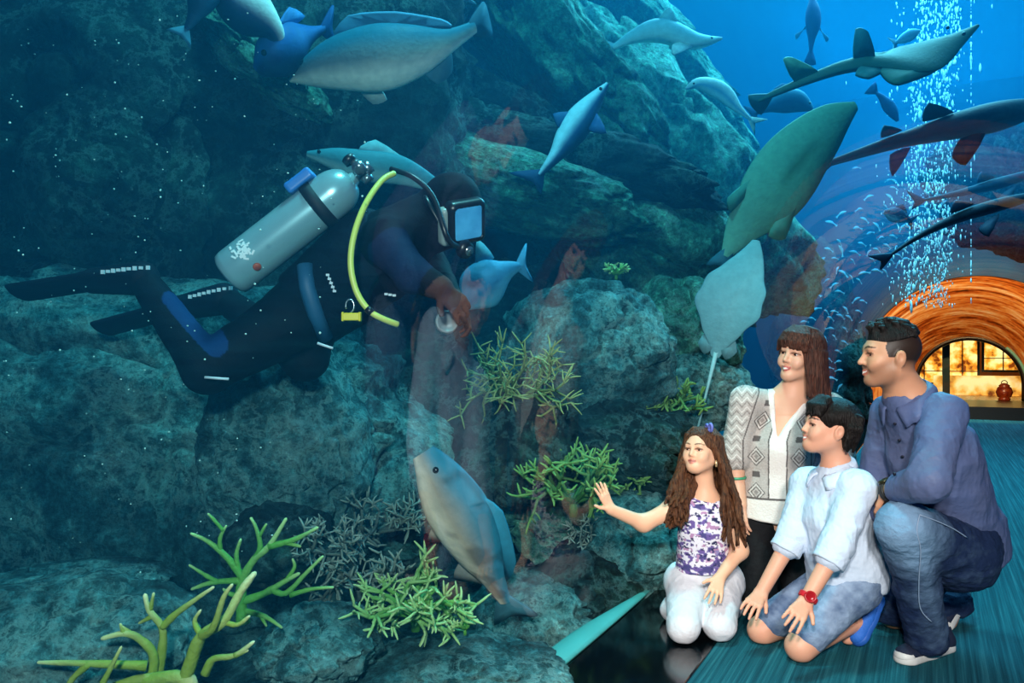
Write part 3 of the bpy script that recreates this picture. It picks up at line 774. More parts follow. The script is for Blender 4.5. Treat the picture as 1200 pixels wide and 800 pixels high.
class Head:
    def __init__(s, C, f, up, sc, kind):
        s.C = np.asarray(C, float); s.R = frame(f, up); s.sc = sc; s.kind = kind
    def w(s, x, y, z): return s.C + s.R @ (np.array([x, y, z]) * s.sc)
    def loc(s, v): return (v - s.C) @ s.R / s.sc
    def sculpt(s, S, smile=0.0, ears=True):
        w, R, q = s.w, s.R, s.sc
        child = s.kind == 'child'; fem = s.kind == 'woman'
        jw = 0.85 if fem else 0.94 if child else 1.05
        zc = 0.012 if child else 0.0                              # a child's jaw is shorter
        S.ell(w(0, -0.012, 0.034), np.array([.076, .097, .083]) * q, R, .02)
        S.ell(w(0, .024, -.024), np.array([.063 * jw, .064, .082 - zc * .6]) * q, R, .03)
        if child: S.ell(w(0, .045, -.052), np.array([.044, .038, .036]) * q, R, .02)
        for e in (-1, 1):
            S.cap(w(e * .05 * jw, -.002, -.055 + zc), w(e * .016 * jw, .056, -.096 + zc), .018 * q, .019 * q, .03)
            S.ell(w(e * .037, .06, -.03 + zc * .4), np.array([.024, .022, .026]) * q, R, .02)
            if smile: S.ell(w(e * .036, .071, -.044 + zc * .5), np.array([.012, .009, .012]) * q * (1 + .3 * smile), R, .014)
        S.ell(w(0, .070, -.094 + zc), np.array([.019 * jw, .015, .014]) * q, R, .02)
        S.cap(w(-.032, .077, .022), w(.032, .077, .022), (.010 if (fem or child) else .0135) * q, None, .02)
        ng = .80 if child else .82 if fem else .98
        S.cap(w(0, .083, .012), w(0, .083 + .023 * ng, -.030 + zc * .5), .0075 * q, .0105 * q * ng, .012)
        for e in (-1, 1):
            S.ell(w(e * .0115 * ng, .090, -.034 + zc * .5), np.array([.0075, .010, .0065]) * q * ng, R, .007)
            S.ell(w(e * .031, .094, .001), np.array([.0165, .015, .0085]) * q, R, .012, 's')
            S.chain([w(e * .016, .0775, .003), w(e * .024, .0825, .0095), w(e * .034, .0835, .0098), w(e * .047, .0735, .003)], [.0035 * q, .0042 * q, .0042 * q, .0035 * q], .004)
            S.chain([w(e * .018, .0765, -.004), w(e * .030, .0815, -.0085), w(e * .045, .073, -.003)], [.0030 * q, .0032 * q, .0030 * q], .004)
        zm = -.064 + zc * .8; s.zm = zm
        lf = smile * .010
        for e in (-1, 1):
            S.cap(w(0, .0895, zm + .004), w(e * .021, .079, zm + .003 + lf), .0062 * q, .0035 * q, .005)
            S.cap(w(0, .0885, zm - .007), w(e * .019, .079, zm - .003 + lf), .0070 * q, .0035 * q, .005)
            S.cap(w(0, .099, zm - .0015 - .002 * smile), w(e * .019, .0885, zm + .0005 + lf), .0024 * q * (1 + .5 * smile), .001, .003, 's')
        if ears:
            for e in (-1, 1):
                ax = nrm(R @ np.array([e, .0, 0]))
                S.ell(w(e * .079, -.012, -.008), np.array([.009, .019, .031]) * q, roll(R, 0.18 * e), .008)
                S.ell(w(e * .088, -.008, -.006), np.array([.006, .009, .016]) * q, R, .004, 's')
        s.smile = smile
    def neck(s, S, base, r0, r1, k=.03):
        S.cap(s.w(0, -.022, -.055), base, r0, r1, k)
    def paint(s, v, col, skin, lip, brow, stubble=None, teeth=0.0, blush='#d98872'):
        L = s.loc(v); x, y, z = L.T; ax = np.abs(x)
        near = (ax < .11) & (np.abs(z) < .14) & (np.abs(y) < .14)
        front = near & (y > .03)
        def mixc(m, c, a=1.0):
            m = (m * a)[:, None]; return col * (1 - m) + np.array(hexc(c)) * m
        def blob(cx, cz, rx, rz, soft=.5):
            d = np.sqrt(((ax - cx) / rx) ** 2 + ((z - cz) / rz) ** 2); return np.clip((1 - d) / soft, 0, 1) * front
        col = mixc(blob(.04, s.zm + .032, .026, .022, .9), blush, .30)
        if stubble:
            dm = near & (z < s.zm + .022 + .5 * np.maximum(0, .06 - y) ) & (y > -.01)
            soft = np.clip((s.zm + .034 + .45 * np.maximum(0, .07 - y) - z) / .02, 0, 1) * np.clip((y + .015) / .02, 0, 1) * near
            ch = np.clip(1 - (((ax - .036) / .022) ** 2 + ((z - (s.zm + .026)) / .022) ** 2), 0, 1)
            col = mixc(soft * (1 - ch) * np.clip((z + .16) / .03, 0, 1), stubble, .42)
        lf = s.smile * .010
        zl = s.zm - .0015 + lf * (ax / .021) ** 2
        lips = front & (y > .066) & (ax < .0225) & (z < zl + .010 * (1 - (ax / .026) ** 2)) & (z > zl - .0125 * (1 - (ax / .026) ** 2))
        col = mixc(lips.astype(float), lip, .85)
        if teeth:
            th = teeth * .0036 * np.maximum(0, 1 - (ax / .020) ** 2)
            t = front & (y > .06) & (ax < .019) & (np.abs(z - zl + .001) < th)
            col = mixc(t.astype(float), '#e9e2d8', 1.0)
        else:
            t = front & (y > .06) & (ax < .02) & (np.abs(z - zl) < .0016)
            col = mixc(t.astype(float), '#6b2f28', .7)
        zb = .024 + .006 * np.sin(np.clip((ax - .010) / .040, 0, 1) * 2.6) 
        th = .0048 if brow[1] else .0034
        bm = front & (y > .045) & (ax > .011) & (ax < .053) & (np.abs(z - zb) < th * np.clip(1.25 - (ax - .011) / .055, .35, 1))
        col = mixc(bm.astype(float), brow[0], .85)
        # lash line and socket tone round each eye
        d = np.sqrt(((ax - .031) / .0165) ** 2 + ((z - .001) / .0082) ** 2)
        col = mixc((front & (y > .05) & (d < 1.25) & (z > .002)).astype(float), '#2a1a14', .75)
        col = mixc((front & (y > .05) & (d < 1.2) & (z <= .002)).astype(float), '#a8705c', .5)
        return col
    def eyes(s, parent, look, iris='#3a2416', r=.0124):
        g = nrm(look)
        m = mat('eyeball', rough=0.12, spec=0.6, attr=True)
        for e in (-1, 1):
            c = s.w(e * .031, .0700, .0005); v, f = uv_sphere(20, 14)
            # poles towards the gaze so the iris is round
            B = frame(g); vv = v @ np.array([[1, 0, 0], [0, 0, 1], [0, 1, 0]]).T
            vv = vv @ B.T
            dt = vv @ g
            col = np.tile(np.array(hexc('#e9e4de')), (len(vv), 1))
            col[dt > .76] = hexc(iris); col[dt > .94] = hexc('#080605')
            mesh_obj('eye', c + vv * r * s.sc * np.array([1, 1, 1]), f, m, parent, col=col)

def hand(S, w, d, n, side, sc=1.0, curl=(.25, .35, .3), spread=.10, thumb=(.75, .65, -.15), k=.006, fingers=4):
    """w wrist, d towards the knuckles, n out of the back of the hand, side +1/-1 thumb along side*cross(d,n)"""
    w = np.asarray(w, float); d = nrm(d); n = nrm(np.asarray(n, float) - np.dot(n, d) * d); t = np.cross(d, n) * side
    offs = (.030, .010, -.011, -.030); lens = (.070, .079, .073, .057)
    for i in range(4):
        o = offs[i] * sc
        kn = w + d * (.088 - .004 * abs(i - 1)) * sc + t * o
        S.cap(w + t * o * .55 + d * .008 * sc, kn, .0115 * sc, .0105 * sc, .014)
        a = d * math.cos(spread * (1.4 - i)) + t * math.sin(spread * (1.4 - i)); a = nrm(a)
        p = kn; ang = 0; r = .0092 * sc
        for j, (fr, cu) in enumerate(zip((.45, .31, .24), curl)):
            ang += cu
            q = p + (a * math.cos(ang) - n * math.sin(ang)) * lens[i] * sc * fr
            S.cap(p, q, r, r * .88, .004 if j == 0 else .003); p = q; r *= .88
    tb = w + d * .022 * sc + t * .022 * sc
    td = nrm(t * thumb[0] + d * thumb[1] + n * thumb[2]); p1 = tb + td * .038 * sc
    S.cap(w + t * .010 * sc + d * .01 * sc, tb, .013 * sc, .0125 * sc, .012); S.cap(tb, p1, .0125 * sc, .0102 * sc, .006)
    td2 = nrm(td + d * .5); S.cap(p1, p1 + td2 * .030 * sc, .0100 * sc, .0080 * sc, .003)

def shoe_parts(root, heel, toe, up, length, name, upper, sole_m, sole_h=.022, w=.042, slip=False, cap_m=None):
    """a low shoe along heel->toe; returns the upper"""
    heel = np.asarray(heel, float); toe = np.asarray(toe, float)
    f = nrm(toe - heel); u = nrm(np.asarray(up, float) - np.dot(up, f) * f); r = np.cross(f, u); R = np.stack([r, f, u], 1)
    L = np.linalg.norm(toe - heel); mid = (heel + toe) / 2
    S = Sdf()
    S.chain([heel + f * w * .8 + u * .034, heel + f * L * .5 + u * .030, toe - f * w * .9 + u * .024], [w * .95, w * .98, w * .88], .02, flat=(u, 1.15))
    S.cap(heel + f * w * .8 + u * .035, heel + f * w * 1.1 + u * .080, w * .85, w * .82, .02)
    S.ell(heel + f * w * 1.15 + u * .098, (w * .62, w * .9, .035), R, .01, 's')
    if slip: S.cut(heel + f * w + u * .062, nrm(u - f * .35), .01)
    S.cut(heel + u * .010, -u, .006)
    v, h_ = S.mesh(.0035, 1); up_o = mesh_obj(name, v, h_, upper, root)
    S = Sdf()
    S.chain([heel + f * w * .85 + u * .011, heel + f * L * .5 + u * .011, toe - f * w * .95 + u * .011], [w * 1.02, w * .98, w * .98], .02)
    S.cut(heel + u * sole_h, u, .003); S.cut(heel, -u, .003)
    v, h_ = S.mesh(.0035, 1); mesh_obj('sole', v, h_, sole_m, up_o)
    if cap_m:
        S = Sdf(); S.ell(toe - f * w * .95 + u * .022, (w * .93, w * 1.0, w * .72), R, .01)
        S.cut(toe - f * w * .80, -f, .004); S.cut(heel + u * .016, -u, .004)
        v, h_ = S.mesh(.0035, 1); mesh_obj('toe_cap', v, h_, cap_m, up_o)
        m = MB()
        for i in range(4):
            c = heel + f * (L * (.42 + .07 * i)) + u * (.078 - .006 * i)
            m.tube([c - r * .018, c + u * .004, c + r * .018], .0028, 6)
        m.build('laces', cap_m, up_o)
    return up_o

def strand_hair(S, locks, r0, r1, k=.006):
    for pts in locks:
        n = len(pts); S.chain(pts, [r0 + (r1 - r0) * (i / (n - 1)) ** 2 for i in range(n)], k)

def collar(v, nb, f0, rc, up, hb, hf, db, df, gap, m, parent, th=.005):
    """two turned-down leaves lying on the shirt surface v; f0 is the way the collar opens"""
    f0 = nrm(f0); up = nrm(up); f0 = nrm(f0 - f0.dot(up) * up); r0 = np.cross(f0, up); cm = MB()
    for e in (-1, 1):
        K = 5; n = 18; rows = [[] for _ in range(K)]
        for t in np.linspace(gap, 3.1, n):
            dv = f0 * math.cos(t) + r0 * e * math.sin(t); fr = max(0, math.cos(t)) ** 2
            z0 = hb + (hf - hb) * (.5 + .5 * math.cos(t)); drop = db + (df - db) * fr; last = rc
            for k in range(K):
                q = k / (K - 1)
                lo = nb + up * (z0 - drop * q) + r0 * e * .030 * fr * q
                ds = (push_out(lo, dv, v, None) - lo) @ dv
                ds = min(max(ds, rc * .92), rc * (1.30 + .95 * fr)) + .007 if k else rc
                last = max(ds, last); rows[k].append(lo + dv * last)
        cm.add(sum(rows, []), [(k * n + i, k * n + i + 1, (k + 1) * n + i + 1, (k + 1) * n + i) for k in range(K - 1) for i in range(n - 1)])
    co = cm.build('collar', m, parent); md = co.modifiers.new('thick', 'SOLIDIFY'); md.thickness = th; md.offset = 0
    return co

# =============== the girl ===============
def girl():
    rng = random.Random(5)
    hipL, hipR = P(845, 682, 3.30), P(806, 682, 3.27)            # image right / image left
    kL, kR = P(843, 733, 3.05), P(801, 734, 3.03)
    aL, aR = np.array([.87, 3.33, .05]), np.array([.70, 3.30, .05])
    pel = (hipL + hipR) / 2 + np.array([0, 0, .02])
    chest = P(824, 618, 3.20); nb = P(826, 577, 3.19)
    root = empty('person', [pel[0], pel[1], 0], 'girl with long brown hair and purple floral top kneeling, one hand on the glass', 'person')
    H = Head(P(822, 529, 3.165), (-.66, -.74, .20), (.05, .10, 1), .81, 'child')
    shA, shB = P(791, 595, 3.17), P(856, 598, 3.19)
    elA, wrA = P(754, 613, 3.14), P(716, 597, 3.085)
    elB, wrB = P(867, 645, 3.16), P(843, 677, 3.08)
    S = Sdf(); H.sculpt(S, .35); H.neck(S, nb, .036, .040)
    S.cap(pel, chest, .088, .085, .05, flat=((0, 1, 0), 1.25)); S.cap(shA, shB, .042, None, .05)
    S.cap(chest, nb - np.array([0, 0, .03]), .07, .04, .05)
    S.chain([shA, elA, wrA], [.038, .030, .0215], .03); S.chain([shB, elB, wrB], [.038, .030, .0215], .03)
    hand(S, wrA, P(703, 570, 3.075) - wrA, (.72, -.66, .1), -1, .72, (-.05, .06, .06), .14, (.55, .45, -.5))
    hand(S, wrB, P(833, 712, 2.97) - wrB, (.1, -.75, .7), 1, .74, (.12, .2, .2), .12, (.8, .6, -.1))
    for h_, k_, a_ in ((hipL, kL, aL), (hipR, kR, aR)):
        S.chain([h_, k_], [.07, .048], .03); S.chain([k_, a_], [.045, .032], .02)
        S.chain([a_, a_ + np.array([.0, .12, -.02])], [.03, .022], .02)
    v, f = S.mesh(.003, 1)
    col = np.tile(np.array(hexc('#eab492')), (len(v), 1))
    col = H.paint(v, col, None, '#c46a60', ('#4a2c1e', False), None, 0)
    mesh_obj('body', v, f, skin_mat('girl_skin'), root, col=col)
    H.eyes(root, (-.85, -.45, .34), '#3a2518')
    # top
    S = Sdf(); wst = P(825, 660, 3.24)
    S.cap(wst + np.array([0, 0, -.02]), chest, .112, .098, .04, flat=((0, 1, 0), 1.2)); S.cap(shA * .8 + shB * .2, shB * .8 + shA * .2, .047, None, .05)
    S.cap(chest, nb - np.array([0, 0, .03]), .075, .045, .04)
    hem = P(825, 676, 3.12); S.cut(hem, (.06, -.02, -1), .006)
    S.ell(nb + np.array([0, -.02, .048]), (.060, .075, .052), None, .006, 's')
    S.ell(shA + nrm(shA - shB) * .035, (.035, .07, .075), None, .006, 's'); S.ell(shB + nrm(shB - shA) * .035, (.035, .07, .075), None, .006, 's')
    v, f = S.mesh(.003, 1); v = folds(v, f, .004, 14, 3, (1, 1, .5))
    a = fbm(v * 36, 2, 11); b = fbm(v * 52 + 9, 2, 21); c2 = fbm(v * 75 + 4, 2, 31)
    col = np.tile(np.array(hexc('#e9e6f0')), (len(v), 1))
    col[a > .10] = hexc('#8f86b8'); col[a > .24] = hexc('#4d4a80'); col[(b > .26)] = hexc('#6d5a9a'); col[(b < -.36)] = hexc('#b58ab0'); col[c2 > .34] = hexc('#2f3158')
    q = (v - nb - np.array([0, -.02, .048])) / np.array([.060, .075, .052]); col[np.abs(np.linalg.norm(q, axis=1) - 1) < .15] = hexc('#5a4a78')
    top = mesh_obj('top', v, f, cloth_mat('floral_cotton', '#ffffff', attr=True), root, col=col)
    # trousers
    S = Sdf()
    for h_, k_, a_, e in ((hipL, kL, aL, 1), (hipR, kR, aR, -1)):
        S.chain([h_ + np.array([0, 0, .0]), k_], [.088, .060], .02); S.chain([k_, a_], [.054, .050], .02)
        S.chain([a_ + np.array([0, -.06, 0]), a_ + np.array([e * .03, -.02, .0])], [.048, .058], .02)
    S.cap(hipL, hipR, .09, None, .03); S.cap(pel + np.array([0, 0, .0]), wst, .098, .09, .03, flat=((0, 1, 0), 1.1))
    S.cut(P(825, 668, 3.2), (0, 0, 1), .006); S.cut((0, 0, .012), (0, 0, -1), .004)
    v, f = S.mesh(.0035, 1); v = folds(v, f, .004, 11, 8)
    tr = mesh_obj('trousers', v, f, cloth_mat('white_cotton', '#dadade', noise=(5, .3, '#c4cad6')), root)
    for e, a_ in ((1, aL), (-1, aR)):
        c = a_ + np.array([e * .035, -.045, .0])
        mm = MB().tube([c + np.array([0, 0, -.04]), c + np.array([0, -.01, .0]), c + np.array([e * .01, 0, .05])], [.034, .04, .03], 14)
        mm.build('trouser_cuff', MATS['white_cotton'], tr, sub=1)
    # hair
    S = Sdf(); w, R = H.w, H.R
    S.ell(w(0, -.018, .040), np.array([.086, .103, .086]) * H.sc, R, .01)
    S.cut(w(0, 0, -.05), -R[:, 2], .02)
    S.ell(w(0, .088, -.022), np.array([.062, .062, .090]) * H.sc, R, .010, 's')
    locks = []
    for i in range(130):
        th = -2.5 + 5.0 * ((i * .618034) % 1.0); side = -math.sin(th)
        bx, by = .082 * math.sin(th), -.018 - .092 * math.cos(th)
        if by > (.052 if side < 0 else .018): continue
        p = w(bx, by, rng.uniform(.0, .05)); pts = [w(bx * .5, by * .6 + .0, .104), w(bx * .92, by * .93, .072), p]
        if side < -.15: end = P(rng.uniform(779, 803), rng.uniform(588, 620), 3.09 + rng.uniform(-.02, .05))
        elif side > .15: end = P(rng.uniform(846, 874), rng.uniform(595, 645), 3.10 + rng.uniform(-.03, .14))
        else: end = P(rng.uniform(835, 866), rng.uniform(590, 625), 3.28)
        ph = rng.uniform(0, 6.28); am = rng.uniform(.006, .013)
        for j in range(1, 11):
            t = j / 10; tt = t ** 1.25
            q = p * (1 - t) + end * t; q[0] = p[0] * (1 - tt) + end[0] * tt
            q = q + np.array([math.sin(ph + t * 13), math.cos(ph + t * 11) * .7, 0]) * am * t ** .7
            q[0] += .012 * math.sin(math.pi * t) * (1 if side > 0 else -1)
            pts.append(q)
        locks.append(pts)
    strand_hair(S, locks, .0115, .005, .004)
    v, f = S.mesh(.003, 1); v = folds(v, f, .0025, 30, 4, (1, 1, .25))
    hr = mesh_obj('hair', v, f, hair_mat('girl_hair', '#2e1a12', '#7a4c2e'), root)
    # bow and earring
    c = w(-.048, .030, .104); mb = MB()
    for e in (-1, 1):
        a = R @ np.array([.55 * e, -.45 * e, .15]); b = R @ np.array([0, .25, .6])
        loop = [c + a * .030 * math.sin(t) ** 1 * (1) * (t / math.pi) + b * .020 * math.sin(2 * t) + R[:, 2] * .006 for t in np.linspace(0, math.pi, 12)]
        ring = [c + a * .020 * (1 - math.cos(t)) + b * .022 * math.sin(t) + R[:, 2] * .006 for t in np.linspace(0, 2 * math.pi, 16)]
        mb.tube(ring, .0055, 7)
    mb.build('hair_bow', mat('lilac_ribbon', '#6f78c8', .5), root)
    c = w(-.083, .000, -.052); MB().tube([c + np.array([0, 0, .012]), c, c - np.array([0, 0, .014])], [.0035, .006, .004], 8).build('earring', mat('pale_gold', '#d8b98a', .3, .6), root)

# =============== the boy ===============
def boy():
    rng = random.Random(9)
    kL, kR = P(938, 757, 2.86), P(893, 738, 3.05)
    hipL, hipR = P(1001, 686, 2.94), P(982, 680, 3.06)
    aL, aR = P(1003, 728, 3.02), P(985, 727, 3.19)
    pel = (hipL + hipR) / 2; chest = P(981, 605, 2.96); nb = P(981, 543, 2.955)
    root = empty('person', [pel[0], pel[1], 0], 'boy with dark hair in a white shirt kneeling, red watch on his wrist', 'person')
    H = Head(P(971, 502, 2.935), (-.97, -.02, .20), (.15, .0, 1), .90, 'child')
    shL, shR = P(1005, 572, 2.85), P(947, 567, 3.06)
    elL, wrL = P(980, 642, 2.79), P(945, 703, 2.745)
    elR, wrR = P(929, 628, 3.02), P(892, 694, 2.98)
    S = Sdf(); H.sculpt(S, .8); H.neck(S, nb, .043, .047)
    S.cap(pel, chest, .10, .10, .05); S.cap(shL, shR, .048, None, .05); S.cap(chest, nb - np.array([0, 0, .03]), .08, .05, .05)
    S.chain([shL, elL, wrL], [.043, .034, .0245], .03); S.chain([shR, elR, wrR], [.043, .034, .0245], .03)
    hand(S, wrL, P(920, 741, 2.645) - wrL, (.05, -.75, .65), -1, .84, (.08, .28, .30), .09, (.75, .6, -.2))
    hand(S, wrR, P(873, 722, 2.87) - wrR, (-.3, -.7, .55), -1, .84, (.08, .28, .30), .09, (.5, .6, -.5))
    for h_, k_, a_ in ((hipL, kL, aL), (hipR, kR, aR)):
        S.chain([h_, k_], [.085, .054], .03); S.chain([k_, a_], [.047, .034], .02)
        S.cap(a_, a_ + np.array([-.03, .0, -.06]), .034, .028, .02)
    S.cut((0, 0, .004), (0, 0, -1), .004)
    v, f = S.mesh(.003, 1)
    col = np.tile(np.array(hexc('#dfa184')), (len(v), 1))
    col = H.paint(v, col, None, '#c0685c', ('#1d120d', True), None, .8)
    mesh_obj('body', v, f, skin_mat('boy_skin'), root, col=col)
    H.eyes(root, (-.97, .02, .22), '#20130c')
    # shirt
    sm = cloth_mat('pale_blue_shirting', '#cfdcec', noise=(7, .3, '#bccde6'), bump=(70, .2))
    S = Sdf()
    S.cap(pel + np.array([.0, 0, .01]), chest, .138, .118, .05); S.cap(shL, shR, .056, None, .05)
    S.cap(chest, nb - np.array([0, 0, .02]), .088, .056, .05)
    S.ell(P(1004, 665, 2.98), (.095, .105, .11), None, .05)
    S.cut(P(985, 701, 2.85), (.10, -.30, -1), .006)
    S.cut(nb + np.array([-.012, -.01, .012]), (-.35, -.15, .9), .006)
    S.ell(nb + np.array([-.018, -.010, .03]), (.047, .047, .07), None, .004, 's')
    for sh, el, wr in ((shL, elL, wrL), (shR, elR, wrR)):
        e2 = el + nrm(wr - el) * .035
        T_ = Sdf()
        S.chain([sh, el + (sh - el) * .05, e2], [.060, .052, .053], .025)
    v, f = S.mesh(.0033, 1); v = folds(v, f, .006, 9, 13, (1, 1, .8)); v = folds(v, f, .003, 24, 17, (1, 1, .5))
    sh_o = mesh_obj('shirt', v, f, sm, root); sv = v
    for el, wr in ((elL, wrL), (elR, wrR)):
        d = nrm(wr - el); c = el + d * .030
        S = Sdf(); S.cap(c - d * .012, c + d * .030, .057, .058, .01); S.cut(c - d * .016, -d, .004); S.cut(c + d * .034, d, .004)
        S.cap(c, c + d * .08, .041, .043, .004, 's')
        v, f = S.mesh(.003, 1); v = folds(v, f, .003, 20, 7); mesh_obj('rolled_cuff', v, f, sm, sh_o)
    collar(sv, nb, (-.93, -.30, 0), .048, (-.22, -.05, 1), .020, -.012, .034, .055, .20, sm, sh_o)
    # shorts
    S = Sdf()
    for h_, k_ in ((hipL, kL), (hipR, kR)):
        kk = k_ + (h_ - k_) * .16 + np.array([0, 0, .01])
        S.chain([h_, kk], [.088, .066], .02); S.cut((0, 0, -.5), (0, 0, -1))
    S.cap(hipL, hipR, .09, None, .03); S.cap(pel, pel + np.array([0, 0, .06]), .105, .11, .03)
    dk = nrm((kL - hipL) + (kR - hipR)); kc = (kL + kR) / 2
    S.cut((0, 0, .020), (0, 0, -1), .004)
    v, f = S.mesh(.0033, 1); v = folds(v, f, .005, 13, 23)
    n1 = fbm(v * 7, 3, 5); n2 = fbm(v * np.array([30, 30, 30]), 3, 6)
    a = np.clip(.5 + .5 * n1 + .45 * n2, 0, 1)[:, None]
    col = np.array(hexc('#2f4a72')) * (1 - a) + np.array(hexc('#9db2cc')) * a
    mesh_obj('shorts', v, f, cloth_mat('boy_denim', '#5570a0', attr=True, bump=(150, .3)), root, col=col)
    # shoe pair
    bl = mat('blue_canvas', '#2a6fd0', .7, noise=(30, .4, '#1d56b4'), bump=(120, .3)); so = mat('blue_sole', '#235fb8', .6)
    shoe_parts(root, P(1031, 700, 3.08), P(1006, 758, 2.985), (.75, -.62, -.35) if False else (-.9, -.25, .35), .2, 'shoe', bl, so, w=.043, slip=True)
    shoe_parts(root, P(1004, 703, 3.27), P(988, 745, 3.17), (-.9, -.25, .35), .2, 'shoe', bl, so, w=.036, slip=True)
    # hair
    S = Sdf(); w, R = H.w, H.R
    S.ell(w(0, -.020, .046), np.array([.090, .106, .086]) * H.sc, R, .01)
    S.ell(w(0, -.070, -.010), np.array([.072, .052, .070]) * H.sc, R, .03)
    S.cut(w(0, .0, -.072), -R[:, 2], .01)
    S.ell(w(0, .080, -.042), np.array([.085, .070, .086]) * H.sc, R, .006, 's')
    for e in (-1, 1): S.ell(w(e * .085, -.002, -.022), np.array([.035, .032, .046]) * H.sc, R, .006, 's')
    for i in range(15):
        x = -.062 + .124 * i / 14 + rng.uniform(-.004, .004)
        y = .085 - 5.5 * x * x
        S.chain([w(x * .7, .045, .112), w(x, y, .080), w(x + rng.uniform(-.008, .008), y + .008, .050 + rng.uniform(-.014, .008))], [.014, .012, .004], .008)
    for i in range(10):
        for e in (-1, 1):
            y0 = -.09 + .012 * i
            if -.046 < y0 < .022: continue
            S.chain([w(e * .070, y0, .06), w(e * .086, y0 + .003, .02), w(e * .078, y0 + .008, -.012 - .05 * (i < 4) + rng.uniform(-.01, .01))], [.014, .012, .005], .008)
    v, f = S.mesh(.003, 1); v = folds(v, f, .003, 26, 4, (1, 1, .5))
    mesh_obj('hair', v, f, hair_mat('boy_hair', '#0d0908', '#1e1612', .3), root)
    # watch
    d = nrm(wrL - elL); c = wrL - d * .012; S = Sdf()
    S.cap(c - d * .008, c + d * .008, .0335, None, .004); S.cut(c - d * .010, -d, .003); S.cut(c + d * .010, d, .003)
    v, f = S.mesh(.003, 1); wt = mesh_obj('watch', v, f, mat('red_rubber', '#c8202a', .4), root)
    nn = nrm(np.array([.1, -.8, .6]) - d * np.dot((.1, -.8, .6), d))
    MB()._lathe(c + nn * .028, nn, [(0, .0), (0, .020), (.010, .020), (.011, .016), (.009, .015), (.009, .0)], 20).build('watch_face', mat('red_case', '#a8161e', .25), wt)

